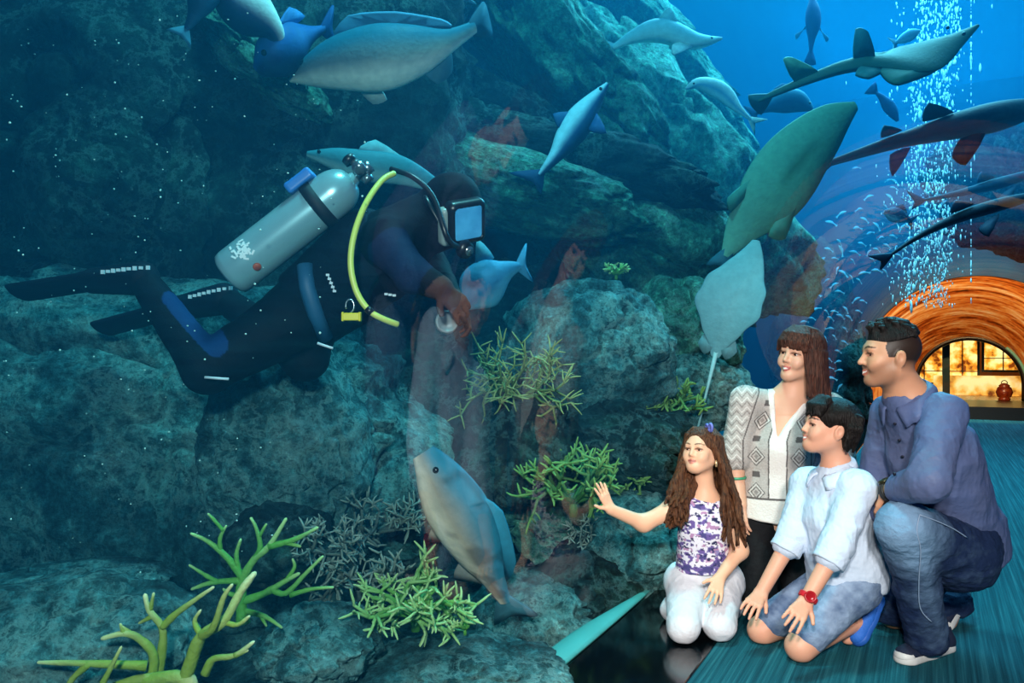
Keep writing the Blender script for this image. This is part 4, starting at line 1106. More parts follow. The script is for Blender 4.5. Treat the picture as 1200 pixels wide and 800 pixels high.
# =============== the man ===============
def man():
    rng = random.Random(3)
    pel = P(1126, 648, 2.95); hipL, hipR = P(1122, 648, 2.86), P(1100, 642, 3.04)
    kL, aL = P(1060, 618, 2.68), P(1086, 738, 2.88)
    kR, aR = P(1048, 716, 3.20), P(1118, 705, 3.27)
    chest = P(1093, 535, 2.84); nb = P(1063, 461, 2.78)
    root = empty('person', [pel[0], pel[1], 0], 'man in a blue shirt and jeans down on one knee', 'person')
    H = Head(P(1043, 417, 2.755), (-.975, .12, .05), (-.02, 0, 1), .925, 'man')
    shL, shR = P(1106, 485, 2.67), P(1046, 484, 2.93)
    elL, wrL = P(1088, 564, 2.56), P(1042, 575, 2.76)
    elR, wrR = P(1022, 575, 3.02), P(1034, 600, 2.86)
    S = Sdf(); H.sculpt(S, .9); H.neck(S, nb, .056, .060)
    S.cap(pel, chest, .13, .135, .06); S.cap(shL, shR, .06, None, .06); S.cap(chest, nb - np.array([0, 0, .03]), .11, .065, .06)
    S.chain([shL, elL, wrL], [.056, .044, .031], .03); S.chain([shR, elR, wrR], [.056, .044, .031], .03)
    hand(S, wrL, P(1026, 606, 2.96) - wrL, (-.5, .2, .8), -1, .98, (.35, .4, .4), .06, (.6, .7, -.3))
    hand(S, wrR, np.array([.1, -.35, -.6]), (-.8, -.3, .2), 1, .98, (.35, .4, .4), .06, (.6, .7, -.3))
    S.chain([hipL, kL], [.105, .068], .03); S.chain([kL, aL], [.064, .042], .02); S.chain([aL, P(1072, 766, 2.87)], [.040, .024], .02)
    S.chain([hipR, kR], [.105, .066], .03); S.chain([kR, aR], [.060, .042], .02); S.chain([aR, P(1112, 728, 3.22)], [.042, .03], .02)
    v, f = S.mesh(.0035, 1)
    col = np.tile(np.array(hexc('#cf9472')), (len(v), 1))
    col = H.paint(v, col, None, '#a85c4c', ('#140d0a', True), '#5a3d2e', 1.0, '#c87a5e')
    L = H.loc(v); x, y, z = L.T
    fade = (np.abs(x) < .12) & (np.abs(y) < .13) & (z > -.070 - .0 * y) & (y < np.where(z > -.005, .040 - .35 * np.abs(z - .03), -.018)) & (np.abs(z) < .14)
    ear = (np.abs(x) > .078) & (z < .03) & (y > -.035) 
    a = (fade & ~ear)[:, None] * np.clip((z + .06) / .05, 0, 1)[:, None] * .96
    col = col * (1 - a) + np.array(hexc('#0c0a0a')) * a
    mesh_obj('body', v, f, skin_mat('man_skin'), root, col=col)
    H.eyes(root, (-.98, .15, .08), '#1a0f0a')
    # shirt
    sm = cloth_mat('slate_blue_shirting', '#56648c', noise=(5, .55, '#5c6078'), bump=(90, .15), rough=.55)
    S = Sdf()
    S.cap(pel + np.array([.02, .03, .0]), chest, .150, .142, .06); S.cap(shL, shR, .062, None, .05)
    S.cap(chest, nb - np.array([0, 0, .02]), .122, .072, .06)
    S.ell(P(1102, 560, 2.90), (.130, .140, .20), None, .06)
    S.ell(P(1138, 625, 2.99), (.09, .13, .15), None, .06)
    S.chain([shL, elL, elL + (wrL - elL) * .72], [.066, .060, .043], .012); S.chain([shR, elR, elR + (wrR - elR) * .8], [.062, .056, .043], .03)
    S.cut(P(1135, 662, 2.95), (.45, 0, -1), .006)
    S.cut(nb + np.array([-.02, -.01, .020]), (-.35, -.15, .9), .006)
    S.ell(nb + np.array([-.020, -.012, .035]), (.058, .058, .07), None, .004, 's')
    v, f = S.mesh(.0038, 1); v = folds(v, f, .010, 6, 31, (1.2, 1.2, .7)); v = folds(v, f, .005, 15, 37, (1, 1, .6))
    sh_o = mesh_obj('shirt', v, f, sm, root)
    collar(v, nb, (-.93, -.35, 0), .066, (-.28, -.05, 1), .034, -.012, .042, .085, .22, sm, sh_o, .006)
    # placket buttons down the front
    bt = mat('dark_button', '#15182a', .3)
    for px, py, Y in ((1044, 497, 2.70), (1047, 517, 2.69), (1050, 537, 2.69), (1053, 554, 2.69)):
        p = P(px, py, Y); a_ = nrm((-.6, -.8, .05)); p = push_out(p, a_, v, sh_o)
        MB()._lathe(p, a_, [(0, 0), (0, .0055), (.003, .0055), (.003, 0)], 12).build('button', bt, sh_o)
    # jeans
    def jeans_col(v):
        n1 = fbm(v * 9, 3, 5); n2 = fbm(v * 40, 2, 6)
        dk = np.linalg.norm(v - (kL + np.array([-.04, -.05, .02])), axis=1)
        a = np.clip(1.15 - dk / .20, 0, 1) * .8
        shin = np.clip(1 - np.abs((v - kL) @ nrm(np.cross(aL - kL, (0, 1, 0)))) / .08, 0, 1) * np.clip((kL[2] - v[:, 2]) / .1, 0, 1) * np.clip(v[:, 2] / .3, 0, 1) * .35
        a = np.clip(a + shin * (v[:, 1] < kL[1] + .12) + .12 * n1 + .10 * n2, 0, 1)[:, None]
        return np.array(hexc('#17294a')) * (1 - a) + np.array(hexc('#86a9c8')) * a
    S = Sdf()
    S.chain([hipL, kL], [.122, .084], .03); S.chain([kL, kL * .45 + aL * .55, aL + np.array([-.008, -.012, -.020])], [.082, .070, .070], .02)
    S.chain([hipR, kR], [.120, .078], .03); S.chain([kR, aR], [.074, .066], .02); S.cap(hipL, hipR, .125, None, .04); S.cap(pel, pel + np.array([0, 0, .08]), .135, .14, .04)
    S.cut((0, 0, .035), (0, 0, -1), .004)
    v, f = S.mesh(.0038, 1); v = folds(v, f, .007, 9, 41); v = folds(v, f, .004, 22, 43)
    dm = cloth_mat('man_denim', '#2b3f60', attr=True, bump=(160, .3))
    jo = mesh_obj('jeans', v, f, dm, root, col=jeans_col(v))
    st = mat('pale_thread', '#8fa4bd', .7)
    def seam(pts, away):
        q = [push_out(np.asarray(p), away, v, jo) + np.asarray(away) * .001 for p in pts]
        MB().tube(smooth_pts(q, 4), .0022, 5).build('seam', st, jo)
    aw = nrm((.1, -.95, .25))
    seam([P(1078, 603, 2.6), P(1071, 622, 2.6), P(1070, 645, 2.65), P(1071, 680, 2.7), P(1074, 712, 2.75), P(1085, 728, 2.78)], aw)
    seam([P(1078, 603, 2.6), P(1100, 609, 2.6), P(1120, 619, 2.65), P(1133, 630, 2.7)], aw)
    # shoes
    nv = mat('navy_canvas', '#131c34', .75, noise=(40, .3, '#22304e'), bump=(140, .3)); wh = mat('white_rubber', '#d8d8d4', .5, noise=(20, .4, '#b4b2aa'))
    shoe_parts(root, V_(P(1111, 754, 2.99), .0), V_(P(1054, 775, 2.83), .0), (0, 0, 1), .26, 'shoe', nv, wh, w=.044, cap_m=wh, sole_h=.028)
    shoe_parts(root, P(1130, 690, 3.33), P(1104, 742, 3.18), (-.85, -.45, .40), .26, 'shoe', nv, wh, w=.042, cap_m=wh, sole_h=.028)
    # hair: short sides painted as stubble on the scalp, longer combed top
    S = Sdf(); w, R = H.w, H.R
    S.ell(w(0, -.015, .050), np.array([.077, .098, .081]) * H.sc, R, .01)
    S.cut(w(0, .0, .052), nrm(-R[:, 2] * 1 - R[:, 1] * .35), .012)
    for i in range(70):
        x = rng.uniform(-.058, .058); y = rng.uniform(-.085, .068)
        z = .046 + .083 * math.sqrt(max(.05, 1 - (x / .078) ** 2 - ((y + .015) / .1) ** 2))
        if z < .085: continue
        a = rng.uniform(-.5, .5)
        S.chain([w(x, y, z - .012), w(x + .012 * a, y + .008, z + .006), w(x + .02 * a, y + .022, z + .010 + rng.uniform(0, .006))], [.011, .009, .005], .006)
    v, f = S.mesh(.003, 1); mesh_obj('hair', v, f, hair_mat('man_hair', '#0c0a0a', '#231c19', .35), root)
    # back and sides hair: a thin close-cut shell
    # watch
    d = nrm(wrL - elL); c = wrL - d * .004; S = Sdf(); S.cap(c - d * .010, c + d * .010, .039, None, .004); S.cut(c - d * .012, -d, .003); S.cut(c + d * .012, d, .003)
    v, f = S.mesh(.003, 1); wt = mesh_obj('watch', v, f, mat('dark_leather', '#17150f', .5), root)
    nn = nrm(np.array([-.1, -.7, .7]) - d * np.dot((-.1, -.7, .7), d))
    MB()._lathe(c + nn * .034, nn, [(0, 0), (0, .021), (.009, .021), (.010, .017), (.008, .016), (.008, 0)], 20).build('watch_face', mat('olive_dial', '#3a3a24', .25, .5), wt)

# =============== the woman ===============
def woman():
    rng = random.Random(21)
    pel = P(908, 603, 3.46); hipL, hipR = pel + np.array([.085, 0, 0]), pel + np.array([-.085, .02, 0])
    kR, kL = np.array([1.045, 3.36, .075]), np.array([1.22, 3.38, .075])
    aR, aL = np.array([1.07, 3.75, .06]), np.array([1.25, 3.77, .06])
    chest = P(913, 525, 3.42); nb = P(928, 459, 3.40)
    root = empty('person', [pel[0], pel[1], 0], 'woman with brown fringe in a grey patterned tunic, behind the children', 'person')
    H = Head(P(937, 417, 3.36), (-.80, -.60, .12), (.24, .0, 1), .94, 'woman')
    shR, shL = P(873, 470, 3.40), P(972, 478, 3.48)
    elR, wrR = P(861, 543, 3.42), P(868, 590, 3.36)
    elL, wrL = P(990, 560, 3.45), P(975, 610, 3.35)
    S = Sdf(); H.sculpt(S, .6); H.neck(S, nb, .044, .050)
    S.cap(pel, chest, .11, .11, .06); S.cap(shL, shR, .052, None, .06); S.cap(chest, nb - np.array([0, 0, .03]), .09, .055, .06)
    S.chain([shR, elR, wrR], [.046, .037, .026], .03); S.chain([shL, elL, wrL], [.046, .037, .026], .03)
    hand(S, wrR, np.array([.02, -.1, -.9]), (-.8, -.4, 0), 1, .86, (.2, .3, .3), .08)
    hand(S, wrL, np.array([-.3, -.5, -.7]), (0, -.7, .7), 1, .86, (.2, .3, .3), .08)
    for h_, k_, a_ in ((hipL, kL, aL), (hipR, kR, aR)):
        S.chain([h_, k_], [.09, .058], .03); S.chain([k_, a_], [.055, .036], .02); S.cap(a_, a_ + np.array([0, .14, -.03]), .034, .024, .02)
    v, f = S.mesh(.0035, 1)
    col = np.tile(np.array(hexc('#dfa88a')), (len(v), 1))
    col = H.paint(v, col, None, '#b8484c', ('#2c1a14', False), None, .9, '#dc8478')
    mesh_obj('body', v, f, skin_mat('woman_skin'), root, col=col)
    H.eyes(root, (-.86, -.50, .20), '#2c1a10')
    # tunic
    S = Sdf(); fwd = nrm((-.25, -.97, 0)); rt = np.cross(fwd, (0, 0, 1))
    S.chain([P(900, 618, 3.44), P(908, 580, 3.44), chest], [.165, .150, .140], .05, flat=(fwd, 1.25)); S.cap(shL, shR, .058, None, .05)
    S.cap(chest, nb - np.array([0, 0, .025]), .115, .062, .05)
    S.chain([shR, elR + (shR - elR) * .12], [.061, .068], .03); S.chain([shL, elL], [.062, .066], .03)
    S.cut(P(895, 611, 3.36), (-.22, -.12, -1), .006)
    S.ell(nb + np.array([-.006, -.03, .045]), (.072, .075, .065), None, .004, 's')
    drift = lambda z: .065 * np.clip(-np.asarray(z) / .2, 0, 1)
    for i in range(24):                                           # the open V at the front
        t = i / 23; z = -.01 - .165 * t; c = nb + fwd * (.07 + .05 * t) + rt * drift(z) + np.array([0, 0, z])
        S.ell(c, (.072 * (1 - t) + .006, .075, .014), None, .004, 's')
    v, f = S.mesh(.003, 1); v = folds(v, f, .004, 9, 61, (1, 1, .4))
    u = (v - nb) @ rt; z = v[:, 2] - nb[2]                         # cloth coordinates: across and down from the neck
    cream = np.array(hexc('#e6e0d8')); lt = np.array(hexc('#b7afa8')); dark = np.array(hexc('#5e5856')); mid = np.array(hexc('#8f8782'))
    tex = fbm(v * np.array([260, 260, 200]), 1, 5)[:, None]
    col = lt * (1 + .16 * tex)
    uu = u - drift(z)
    cell = .150; cu = np.abs(np.abs(uu) - .085); cz = (z + .120 + cell / 2) % cell - cell / 2
    dia = cu / .036 + np.abs(cz) / .042
    front = (v - chest) @ fwd > .02
    for lo, hi, c in ((.86, 1.0, dark), (.70, .86, cream * .85), (.48, .62, dark), (.0, .26, mid)): col[front & (dia > lo) & (dia < hi)] = c
    sq = (np.abs(cz) > cell / 2 - .011) & (cu < .015); col[front & sq] = dark
    for b_ in (.036, .138): col[front & (np.abs(np.abs(uu) - b_) < .0028)] = dark
    sl = (~front | (np.abs(uu) > .146)); zz = (z + np.abs((np.abs(u) * 1.2) % .05 - .025)) % .040
    col[sl & (zz < .007)] = mid; col[sl & (zz > .018) & (zz < .024)] = cream * .9
    col[front & (np.abs(uu) < .033)] = cream
    hemz = -.445; col[(z < hemz) & (np.abs(u) < .24)] = cream * .95; col[(np.abs(z - hemz) < .004) & front & (np.abs(uu) < .14)] = dark
    tt = np.clip((-.01 - z) / .165, 0, 1); ho = .072 * (1 - tt) + .006
    col[(z > -.20) & front & (np.abs(uu) < ho + .020)] = cream
    col[(z > -.035) & (np.linalg.norm((v - nb)[:, :2], axis=1) < .098)] = cream
    mesh_obj('tunic', v, f, cloth_mat('embroidered_cotton', '#ffffff', attr=True, bump=(120, .3)), root, col=col)
    # trousers
    S = Sdf()
    for h_, k_, a_ in ((hipL, kL, aL), (hipR, kR, aR)): S.chain([h_, k_], [.105, .070], .02); S.chain([k_, a_], [.066, .05], .02)
    S.cap(hipL, hipR, .11, None, .03); S.cut((0, 0, .006), (0, 0, -1), .004); S.cut(pel + np.array([0, 0, .10]), (0, 0, 1), .006)
    v, f = S.mesh(.004, 1); v = folds(v, f, .004, 12, 71)
    mesh_obj('trousers', v, f, cloth_mat('black_trouser_cloth', '#0c0d11', .8), root)
    # bracelet
    d = nrm(wrR - elR); c = elR + (wrR - elR) * .35
    MB().tube([c + np.cross(d, (0, 1, 0)) * .037 * math.cos(t) + np.array([0, 1, 0]) * .037 * math.sin(t) for t in np.linspace(0, 6.28, 20)], .006, 6).build('bracelet', mat('green_beads', '#3f9a70', .4), root)
    # hair
    S = Sdf(); w, R = H.w, H.R
    S.ell(w(0, -.020, .044), np.array([.092, .110, .096]) * H.sc, R, .01)
    S.cut(w(0, 0, -.05), -R[:, 2], .02)
    S.ell(w(-.002, .092, -.030), np.array([.062, .062, .088]) * H.sc, R, .008, 's')
    locks = []
    for i in range(19):                                           # fringe
        x = -.066 + .132 * i / 18
        y = .086 - 6.5 * x * x
        locks.append([w(x * .55, .03, .122), w(x * .9, y - .004, .090), w(x * 1.05, y + .010, .056 + rng.uniform(-.005, .004)), w(x * 1.1, y + .008, .034 + rng.uniform(-.008, .008) - 3.5 * x * x)])
    for i in range(90):
        th = rng.uniform(-2.45, 2.45); bx, by = .084 * math.sin(th), -.020 - .094 * math.cos(th)
        if by > .05: continue
        p0, p1 = w(bx * .5, by * .5, .118), w(bx * 1.06, by * 1.03, .03)
        L_ = .185 + rng.uniform(-.02, .02)
        if bx > .02: L_ = .115 + rng.uniform(-.012, .012)
        p2 = p1 + np.array([.0, 0, -L_ * .5]) + R[:, 0] * bx * .10; p3 = p1 + np.array([rng.uniform(.0, .024), rng.uniform(-.01, .01), -L_])
        if bx > 0: p3 = p3 + np.array([.012, 0, 0])
        locks.append([p0, p1, p2, p3])
    strand_hair(S, locks, .0115, .0055, .004)
    v, f = S.mesh(.0032, 1); v = folds(v, f, .002, 34, 4, (1, 1, .15))
    mesh_obj('hair', v, f, hair_mat('woman_hair', '#2a1712', '#6e4030'), root)

# ------------------------------------------------------------------ the diver
def diver():
    neck, pel = P(487, 268, 3.00), P(347, 372, 3.10)
    ax = nrm(neck - pel); chest = pel + (neck - pel) * .66
    root = empty('person', P(420, 330, 3.05), 'scuba diver in a dark wetsuit with silver air tank, swimming behind the glass', 'person')
    hC = P(528, 242, 2.99); f = nrm((.66, -.66, -.36)); R = frame(f); R = roll(R, -.12)
    shN, shF = P(452, 283, 2.86), P(482, 268, 3.18)
    elN, wrN = P(483, 322, 2.74), P(516, 337, 2.70)
    elF, wrF = P(510, 318, 3.12), P(531, 352, 2.86)
    hpN, knN, anN = P(340, 376, 3.00), P(243, 432, 2.92), P(166, 326, 3.02)
    hpF, knF, anF = P(362, 370, 3.18), P(358, 420, 3.10), P(262, 350, 3.26)
    S = Sdf()
    S.ell(hC, (.112, .122, .128), R, .02); S.ell(hC + f * .03 + R[:, 2] * -.06, (.085, .085, .09), R, .04)
    S.cap(hC - R[:, 2] * .05 - f * .03, neck, .085, .10, .05); S.cap(neck, chest, .11, .16, .05); S.cap(chest, pel, .165, .14, .06)
    S.cap(shN, shF, .085, None, .06)
    S.chain([shN, elN, wrN], [.078, .058, .042], .03); S.chain([shF, elF, wrF], [.075, .058, .042], .03)
    hand(S, wrN, (.6, -.1, -.55), (.3, -.9, .3), 1, 1.0, (.5, .6, .5), .05)
    hand(S, wrF, (.5, -.3, -.6), (.6, .2, .7), -1, 1.0, (.5, .6, .5), .05)
    S.chain([hpN, knN], [.125, .088], .04); S.chain([knN, anN], [.084, .052], .03); S.chain([anN, P(118, 325, 3.05)], [.052, .034], .02)
    S.chain([hpF, knF], [.125, .085], .04); S.chain([knF, anF], [.080, .052], .03); S.chain([anF, P(215, 358, 3.3)], [.052, .034], .02)
    v, fc = S.mesh(.006, 1); v = folds(v, fc, .004, 9, 91)
    col = np.tile(np.array(hexc('#050a14')), (len(v), 1))
    def near_seg(a, b, r):
        ab = b - a; t = np.clip((v - a) @ ab / (ab @ ab), 0, 1); return np.linalg.norm(v - a - t[:, None] * ab, axis=1) < r
    blue = np.array(hexc('#0f2e5c'))
    col[near_seg(knN + np.array([.06, -.05, .08]), anN * .6 + knN * .4 + np.array([.04, -.02, .05]), .048)] = blue
    col[near_seg(shN, elN, .085) & (v[:, 1] < 2.82)] = np.array(hexc('#0a1c38'))
    for a in (wrN, wrF): col[np.linalg.norm(v - a - np.array([.04, -.01, -.05]), axis=1) < .095] = hexc('#4a2f2a')
    face = np.linalg.norm(v - (hC + f * .115 - R[:, 2] * .055), axis=1) < .055; col[face] = hexc('#8a6a58')
    mesh_obj('body', v, fc, mat('neoprene', rough=.75, spec=.12, attr=True, bump=(150, .2)), root, col=col)
    # hood seam ring kept as part of the skin; mask
    mc = hC + f * .116 + R[:, 0] * .012 - R[:, 2] * .030
    R2 = roll(frame(nrm(f + np.array([-.04, -.18, -.08]))), .26)
    S = Sdf(); S.box(mc, (.078, .034, .082), R2, .026); S.box(mc + R2[:, 1] * .03, (.056, .03, .060), R2, .012, .004, 's')
    v, fc = S.mesh(.004, 1); mk = mesh_obj('mask', v, fc, mat('mask_rubber', '#0d1218', .35), root)
    S = Sdf(); S.box(mc + R2[:, 0] * .070 - R2[:, 1] * .014 - R2[:, 2] * .012, (.028, .026, .072), R2, .018); v, fc = S.mesh(.004, 1)
    mesh_obj('mask_skirt', v, fc, mat('grey_silicone', '#8d9c9a', .4), mk)
    S = Sdf(); S.box(mc + R2[:, 1] * .022, (.059, .006, .063), R2, .005); v, fc = S.mesh(.003, 1)
    mesh_obj('lens', v, fc, mat('painted_reflection_lens', '#5cc0f4', .25, 0, noise=(14, .6, '#2f86c8')), mk)  # blue reflection on the glass painted as the lens colour
    MB().tube(smooth_pts([mc + R2[:, 0] * .085 - f * .03, hC + R[:, 0] * .116 - f * .01, hC - f * .125]), .011, 8).build('mask_strap', MATS['mask_rubber'], mk)
    rc = hC + f * .135 - R[:, 2] * .125
    b = MB(); b._lathe(rc, f, [(0, .0), (0, .030), (.018, .036), (.034, .030), (.040, .012), (.040, 0)], 20)
    rg = b.build('regulator', mat('regulator_black', '#15191e', .35), root)
    MB()._lathe(rc + f * .040, f, [(0, .0), (0, .018), (.006, .018), (.006, 0)], 16).build('purge_button', mat('steel', '#aab4b8', .25, .9), rg)
    # a small camera-like gauge console held below the hand
    gc = P(523, 378, 2.80)
    g = MB(); g._lathe(gc, (.2, -1, .1), [(0, 0), (0, .040), (.025, .040), (.028, .034), (.024, .032), (.024, 0)], 22)
    go = g.build('gauge_console', mat('gauge_grey', '#6b7478', .4), root)
    MB().tube(smooth_pts([P(520, 352, 2.76), P(515, 365, 2.8), gc]), .010, 8).build('gauge_hose', MATS['regulator_black'], go)
    # tank
    a, t = P(268, 323, 2.93), P(408, 214, 2.93); d = nrm(t - a); L = np.linalg.norm(t - a)
    b = MB(); r = .087
    prof = [(0, 0.0), (0, .070), (.010, .083), (.03, r)] + [(.03 + (L - .11) * i / 6, r) for i in range(1, 7)] + [(L - .08 + .10 * math.sin(q), .024 + (r - .024) * math.cos(q)) for q in np.linspace(.15, 1.5, 9)] + [(L + .035, .022), (L + .035, 0)]
    b._lathe(a, d, prof, 36)
    tk = b.build('air_tank', mat('brushed_silver', '#8fb8c0', .28, .35, noise=(5, .4, '#7aa4ac')), root)
    for q in (tk.data.polygons): pass
    e1 = nrm(np.cross(d, (0, 1, 0))); 
    if e1[2] < 0: e1 = -e1
    fr = nrm(np.cross(d, e1)); fr = fr if fr[1] < 0 else -fr
    sb = a + d * (L * .76)
    MB()._lathe(sb - d * .022, d, [(0, r), (0, r + .006), (.044, r + .006), (.044, r)], 36).build('tank_strap', mat('black_webbing', '#0b0e16', .7), tk)
    S = Sdf(); Rb = np.stack([d, -fr, e1], 1); S.box(sb + e1 * (r + .012) + fr * .02, (.056, .052, .022), Rb, .010); S.box(sb + e1 * (r + .034) + fr * .03, (.034, .034, .024), Rb, .006, .004, 's')
    v, fc = S.mesh(.004, 1); mesh_obj('cam_buckle', v, fc, mat('blue_plastic', '#2f74c0', .4), tk)
    # round white label wrapped on the cylinder, pieces of a printed emblem
    lm = mat('label_white', '#dfe8ea', .5); rn = random.Random(2); b = MB(); lc = L * .20
    for i in range(46):
        u_, h_ = rn.gauss(0, .020), rn.gauss(0, .34)
        if abs(u_) > .045 or abs(h_) > .55: continue
        ang = h_ + .18; n_ = fr * math.cos(ang) + e1 * math.sin(ang); q = np.cross(d, n_)
        th = rn.uniform(0, 3.14); b.box(a + d * (lc + u_) + n_ * (r + .0005), (.009 * rn.uniform(.5, 1.2), .0035, .0012), np.stack([d * math.cos(th) + q * math.sin(th), -d * math.sin(th) + q * math.cos(th), n_], 1))
    b.build('printed_emblem', lm, tk, smooth=False)
    n_ = nrm(fr * .75 - e1 * .65); MB()._lathe(a + d * .115 + n_ * (r - .002), n_, [(0, 0), (0, .016), (.006, .014), (.006, 0)], 16).build('red_cap', mat('dull_orange', '#b0523a', .6), tk)
    vt = t + d * .05; b = MB(); b._lathe(t + d * .02, d, [(0, .018), (.05, .018), (.065, .024), (.085, .024), (.085, 0)], 16)
    b._lathe(vt + d * .015, e1, [(-.045, 0), (-.045, .020), (-.02, .022), (-.018, .010), (.02, .010), (.02, .018), (.05, .016), (.05, 0)], 16)
    b._lathe(vt + d * .015, fr, [(-.03, 0), (-.03, .014), (.045, .018), (.05, .024), (.075, .024), (.078, 0)], 16)
    vo = b.build('valve', mat('valve_chrome', '#8a9aa0', .3, .85), tk)
    MB()._lathe(vt - e1 * .0 + d * .005 + e1 * .05, e1, [(0, 0), (0, .024), (.022, .026), (.028, .02), (.028, 0)], 14).build('valve_knob', MATS['regulator_black'], vo)
    # hoses
    yl = mat('yellow_hose', '#c8d060', .4)
    pts = [P(462, 203, 2.80), P(447, 212, 2.76), P(428, 240, 2.70), P(415, 275, 2.67), P(411, 310, 2.66), P(418, 342, 2.66), P(433, 364, 2.66), P(450, 374, 2.67), P(466, 380, 2.70)]
    ho = MB().tube(smooth_pts(pts, 6), .0105, 12).build('yellow_hose', yl, root)
    MB().tube([P(430, 361, 2.66), P(436, 367, 2.66)], .0135, 10).build('hose_ring', MATS['regulator_black'], ho)
    MB().tube(smooth_pts([P(458, 198, 2.84), P(485, 208, 2.80), P(508, 232, 2.78), P(525, 280, 2.76), rc], 6), .010, 10).build('black_hose', MATS['regulator_black'], root)
    # bright clip hanging on the vest
    b = MB(); b.box(P(412, 371, 2.68), (.030, .010, .013)); b.box(P(402, 371, 2.68), (.004, .012, .016)); b.box(P(422, 371, 2.68), (.004, .012, .016))
    cl = b.build('yellow_clip', mat('yellow_plastic', '#d8c81e', .4), root, bevel=.003, smooth=False)
    MB().tube([P(410, 366, 2.68) + np.array([.014 * math.sin(q), 0, .022 - .022 * math.cos(q)]) for q in np.linspace(0, 5.2, 14)], .003, 6).build('clip_ring', mat('steel', '#aab4b8', .25, .9), cl)
    # buoyancy vest
    S = Sdf(); S.cap(neck - ax * .08, chest, .135, .185, .05); S.cap(chest, pel + ax * .10, .19, .165, .05)
    S.cut(pel + ax * .06, -ax, .01); S.cut(neck - ax * .10, ax, .01)
    dv = nrm(np.array([.55, -.25, -.80])); S.ell(chest + dv * .19, (.10, .20, .12), None, .02, 's')
    v, fc = S.mesh(.006, 1); v = folds(v, fc, .006, 10, 95)
    vo_ = mesh_obj('buoyancy_vest', v, fc, mat('vest_nylon', '#060c18', .8, spec=.12, noise=(4, .4, '#0a1a30'), bump=(90, .3)), root)
    st = mat('teal_webbing', '#1d5274', .6)
    q = [push_out(P(px, py, 2.85), np.array([0, -1.0, 0]), v, None) for px, py in ((352, 308), (356, 335), (364, 365), (370, 395))]
    b = MB(); b.tube([p + np.array([0, -.004, 0]) for p in q], .030, 10); o = b.build('vest_panel', st, vo_)
    pm = mat('print_white', '#c8d4dc', .6)
    for line in (((384, 322), (392, 341), 5), ((454, 258), (458, 280), 4), ((443, 343), (462, 346), 5)):
        (x0, y0), (x1, y1), n = line; b = MB()
        ys = []
        for i in range(n):
            tt = i / (n - 1); p = push_out(P(x0 + (x1 - x0) * tt, y0 + (y1 - y0) * tt, 2.85), np.array([0, -1.0, 0]), v, None)
            b.box(P(x0 + (x1 - x0) * tt, y0 + (y1 - y0) * tt, p[1] - .012), (.006, .002, .004)); ys.append(p[1] - .010)
        b.tube([P(x0, y0, ys[0]), P(x1, y1, ys[-1])], .0022, 4)
        b.build('printed_mark', pm, vo_, smooth=False)
    # fins with ladder straps
    fm = mat('fin_rubber', '#050912', .7, spec=.15, noise=(6, .4, '#0a1428'))
    for an, mid, tip, yy in ((anN, P(110, 329, 3.06), P(22, 343, 3.12), 1), (anF, P(205, 362, 3.32), P(120, 385, 3.40), 0)):
        S = Sdf(); dd = nrm(tip - an); side = nrm((.10, .95, -.28)); side = nrm(side - side.dot(dd) * dd); upv = np.cross(dd, side)
        S.cap(an + upv * -.0, mid, .066, .050, .03)
        S.chain([an + dd * .05, mid, tip], [.060, .066, .070], .02, flat=(upv, 2.6))
        for e in (-1, 1): S.chain([mid + side * e * .05, tip + side * e * .07], [.014, .008], .01)
        S.cut(tip, dd, .01)
        v, fc = S.mesh(.006, 1); fo = mesh_obj('fin', v, fc, fm, root)
        b = MB()
        for i in range(9):
            c = an + dd * (-.05 + .022 * i); p = push_out(c + np.array([0, -.3, .035 - .002 * i]), np.array([0, 1.0, 0]), v, None)
            m_ = (np.linalg.norm((v - c)[:, [0, 2]] - np.array([0, .030]), axis=1) < .02)
            y_ = v[m_][:, 1].min() if m_.any() else c[1] - .07
            b.box((c[0], y_ - .004, c[2] + .030), (.0065, .004, .0055 if i % 2 else .0075))
        b.build('fin_strap', pm, fo, smooth=False)
    for (x0, y0, x1, y1) in ((240, 442, 268, 444), (372, 402, 390, 408)): MB().tube([P(x0, y0, 2.80), P(x1, y1, 2.80)], .005, 6).build('knee_mark', pm, root)

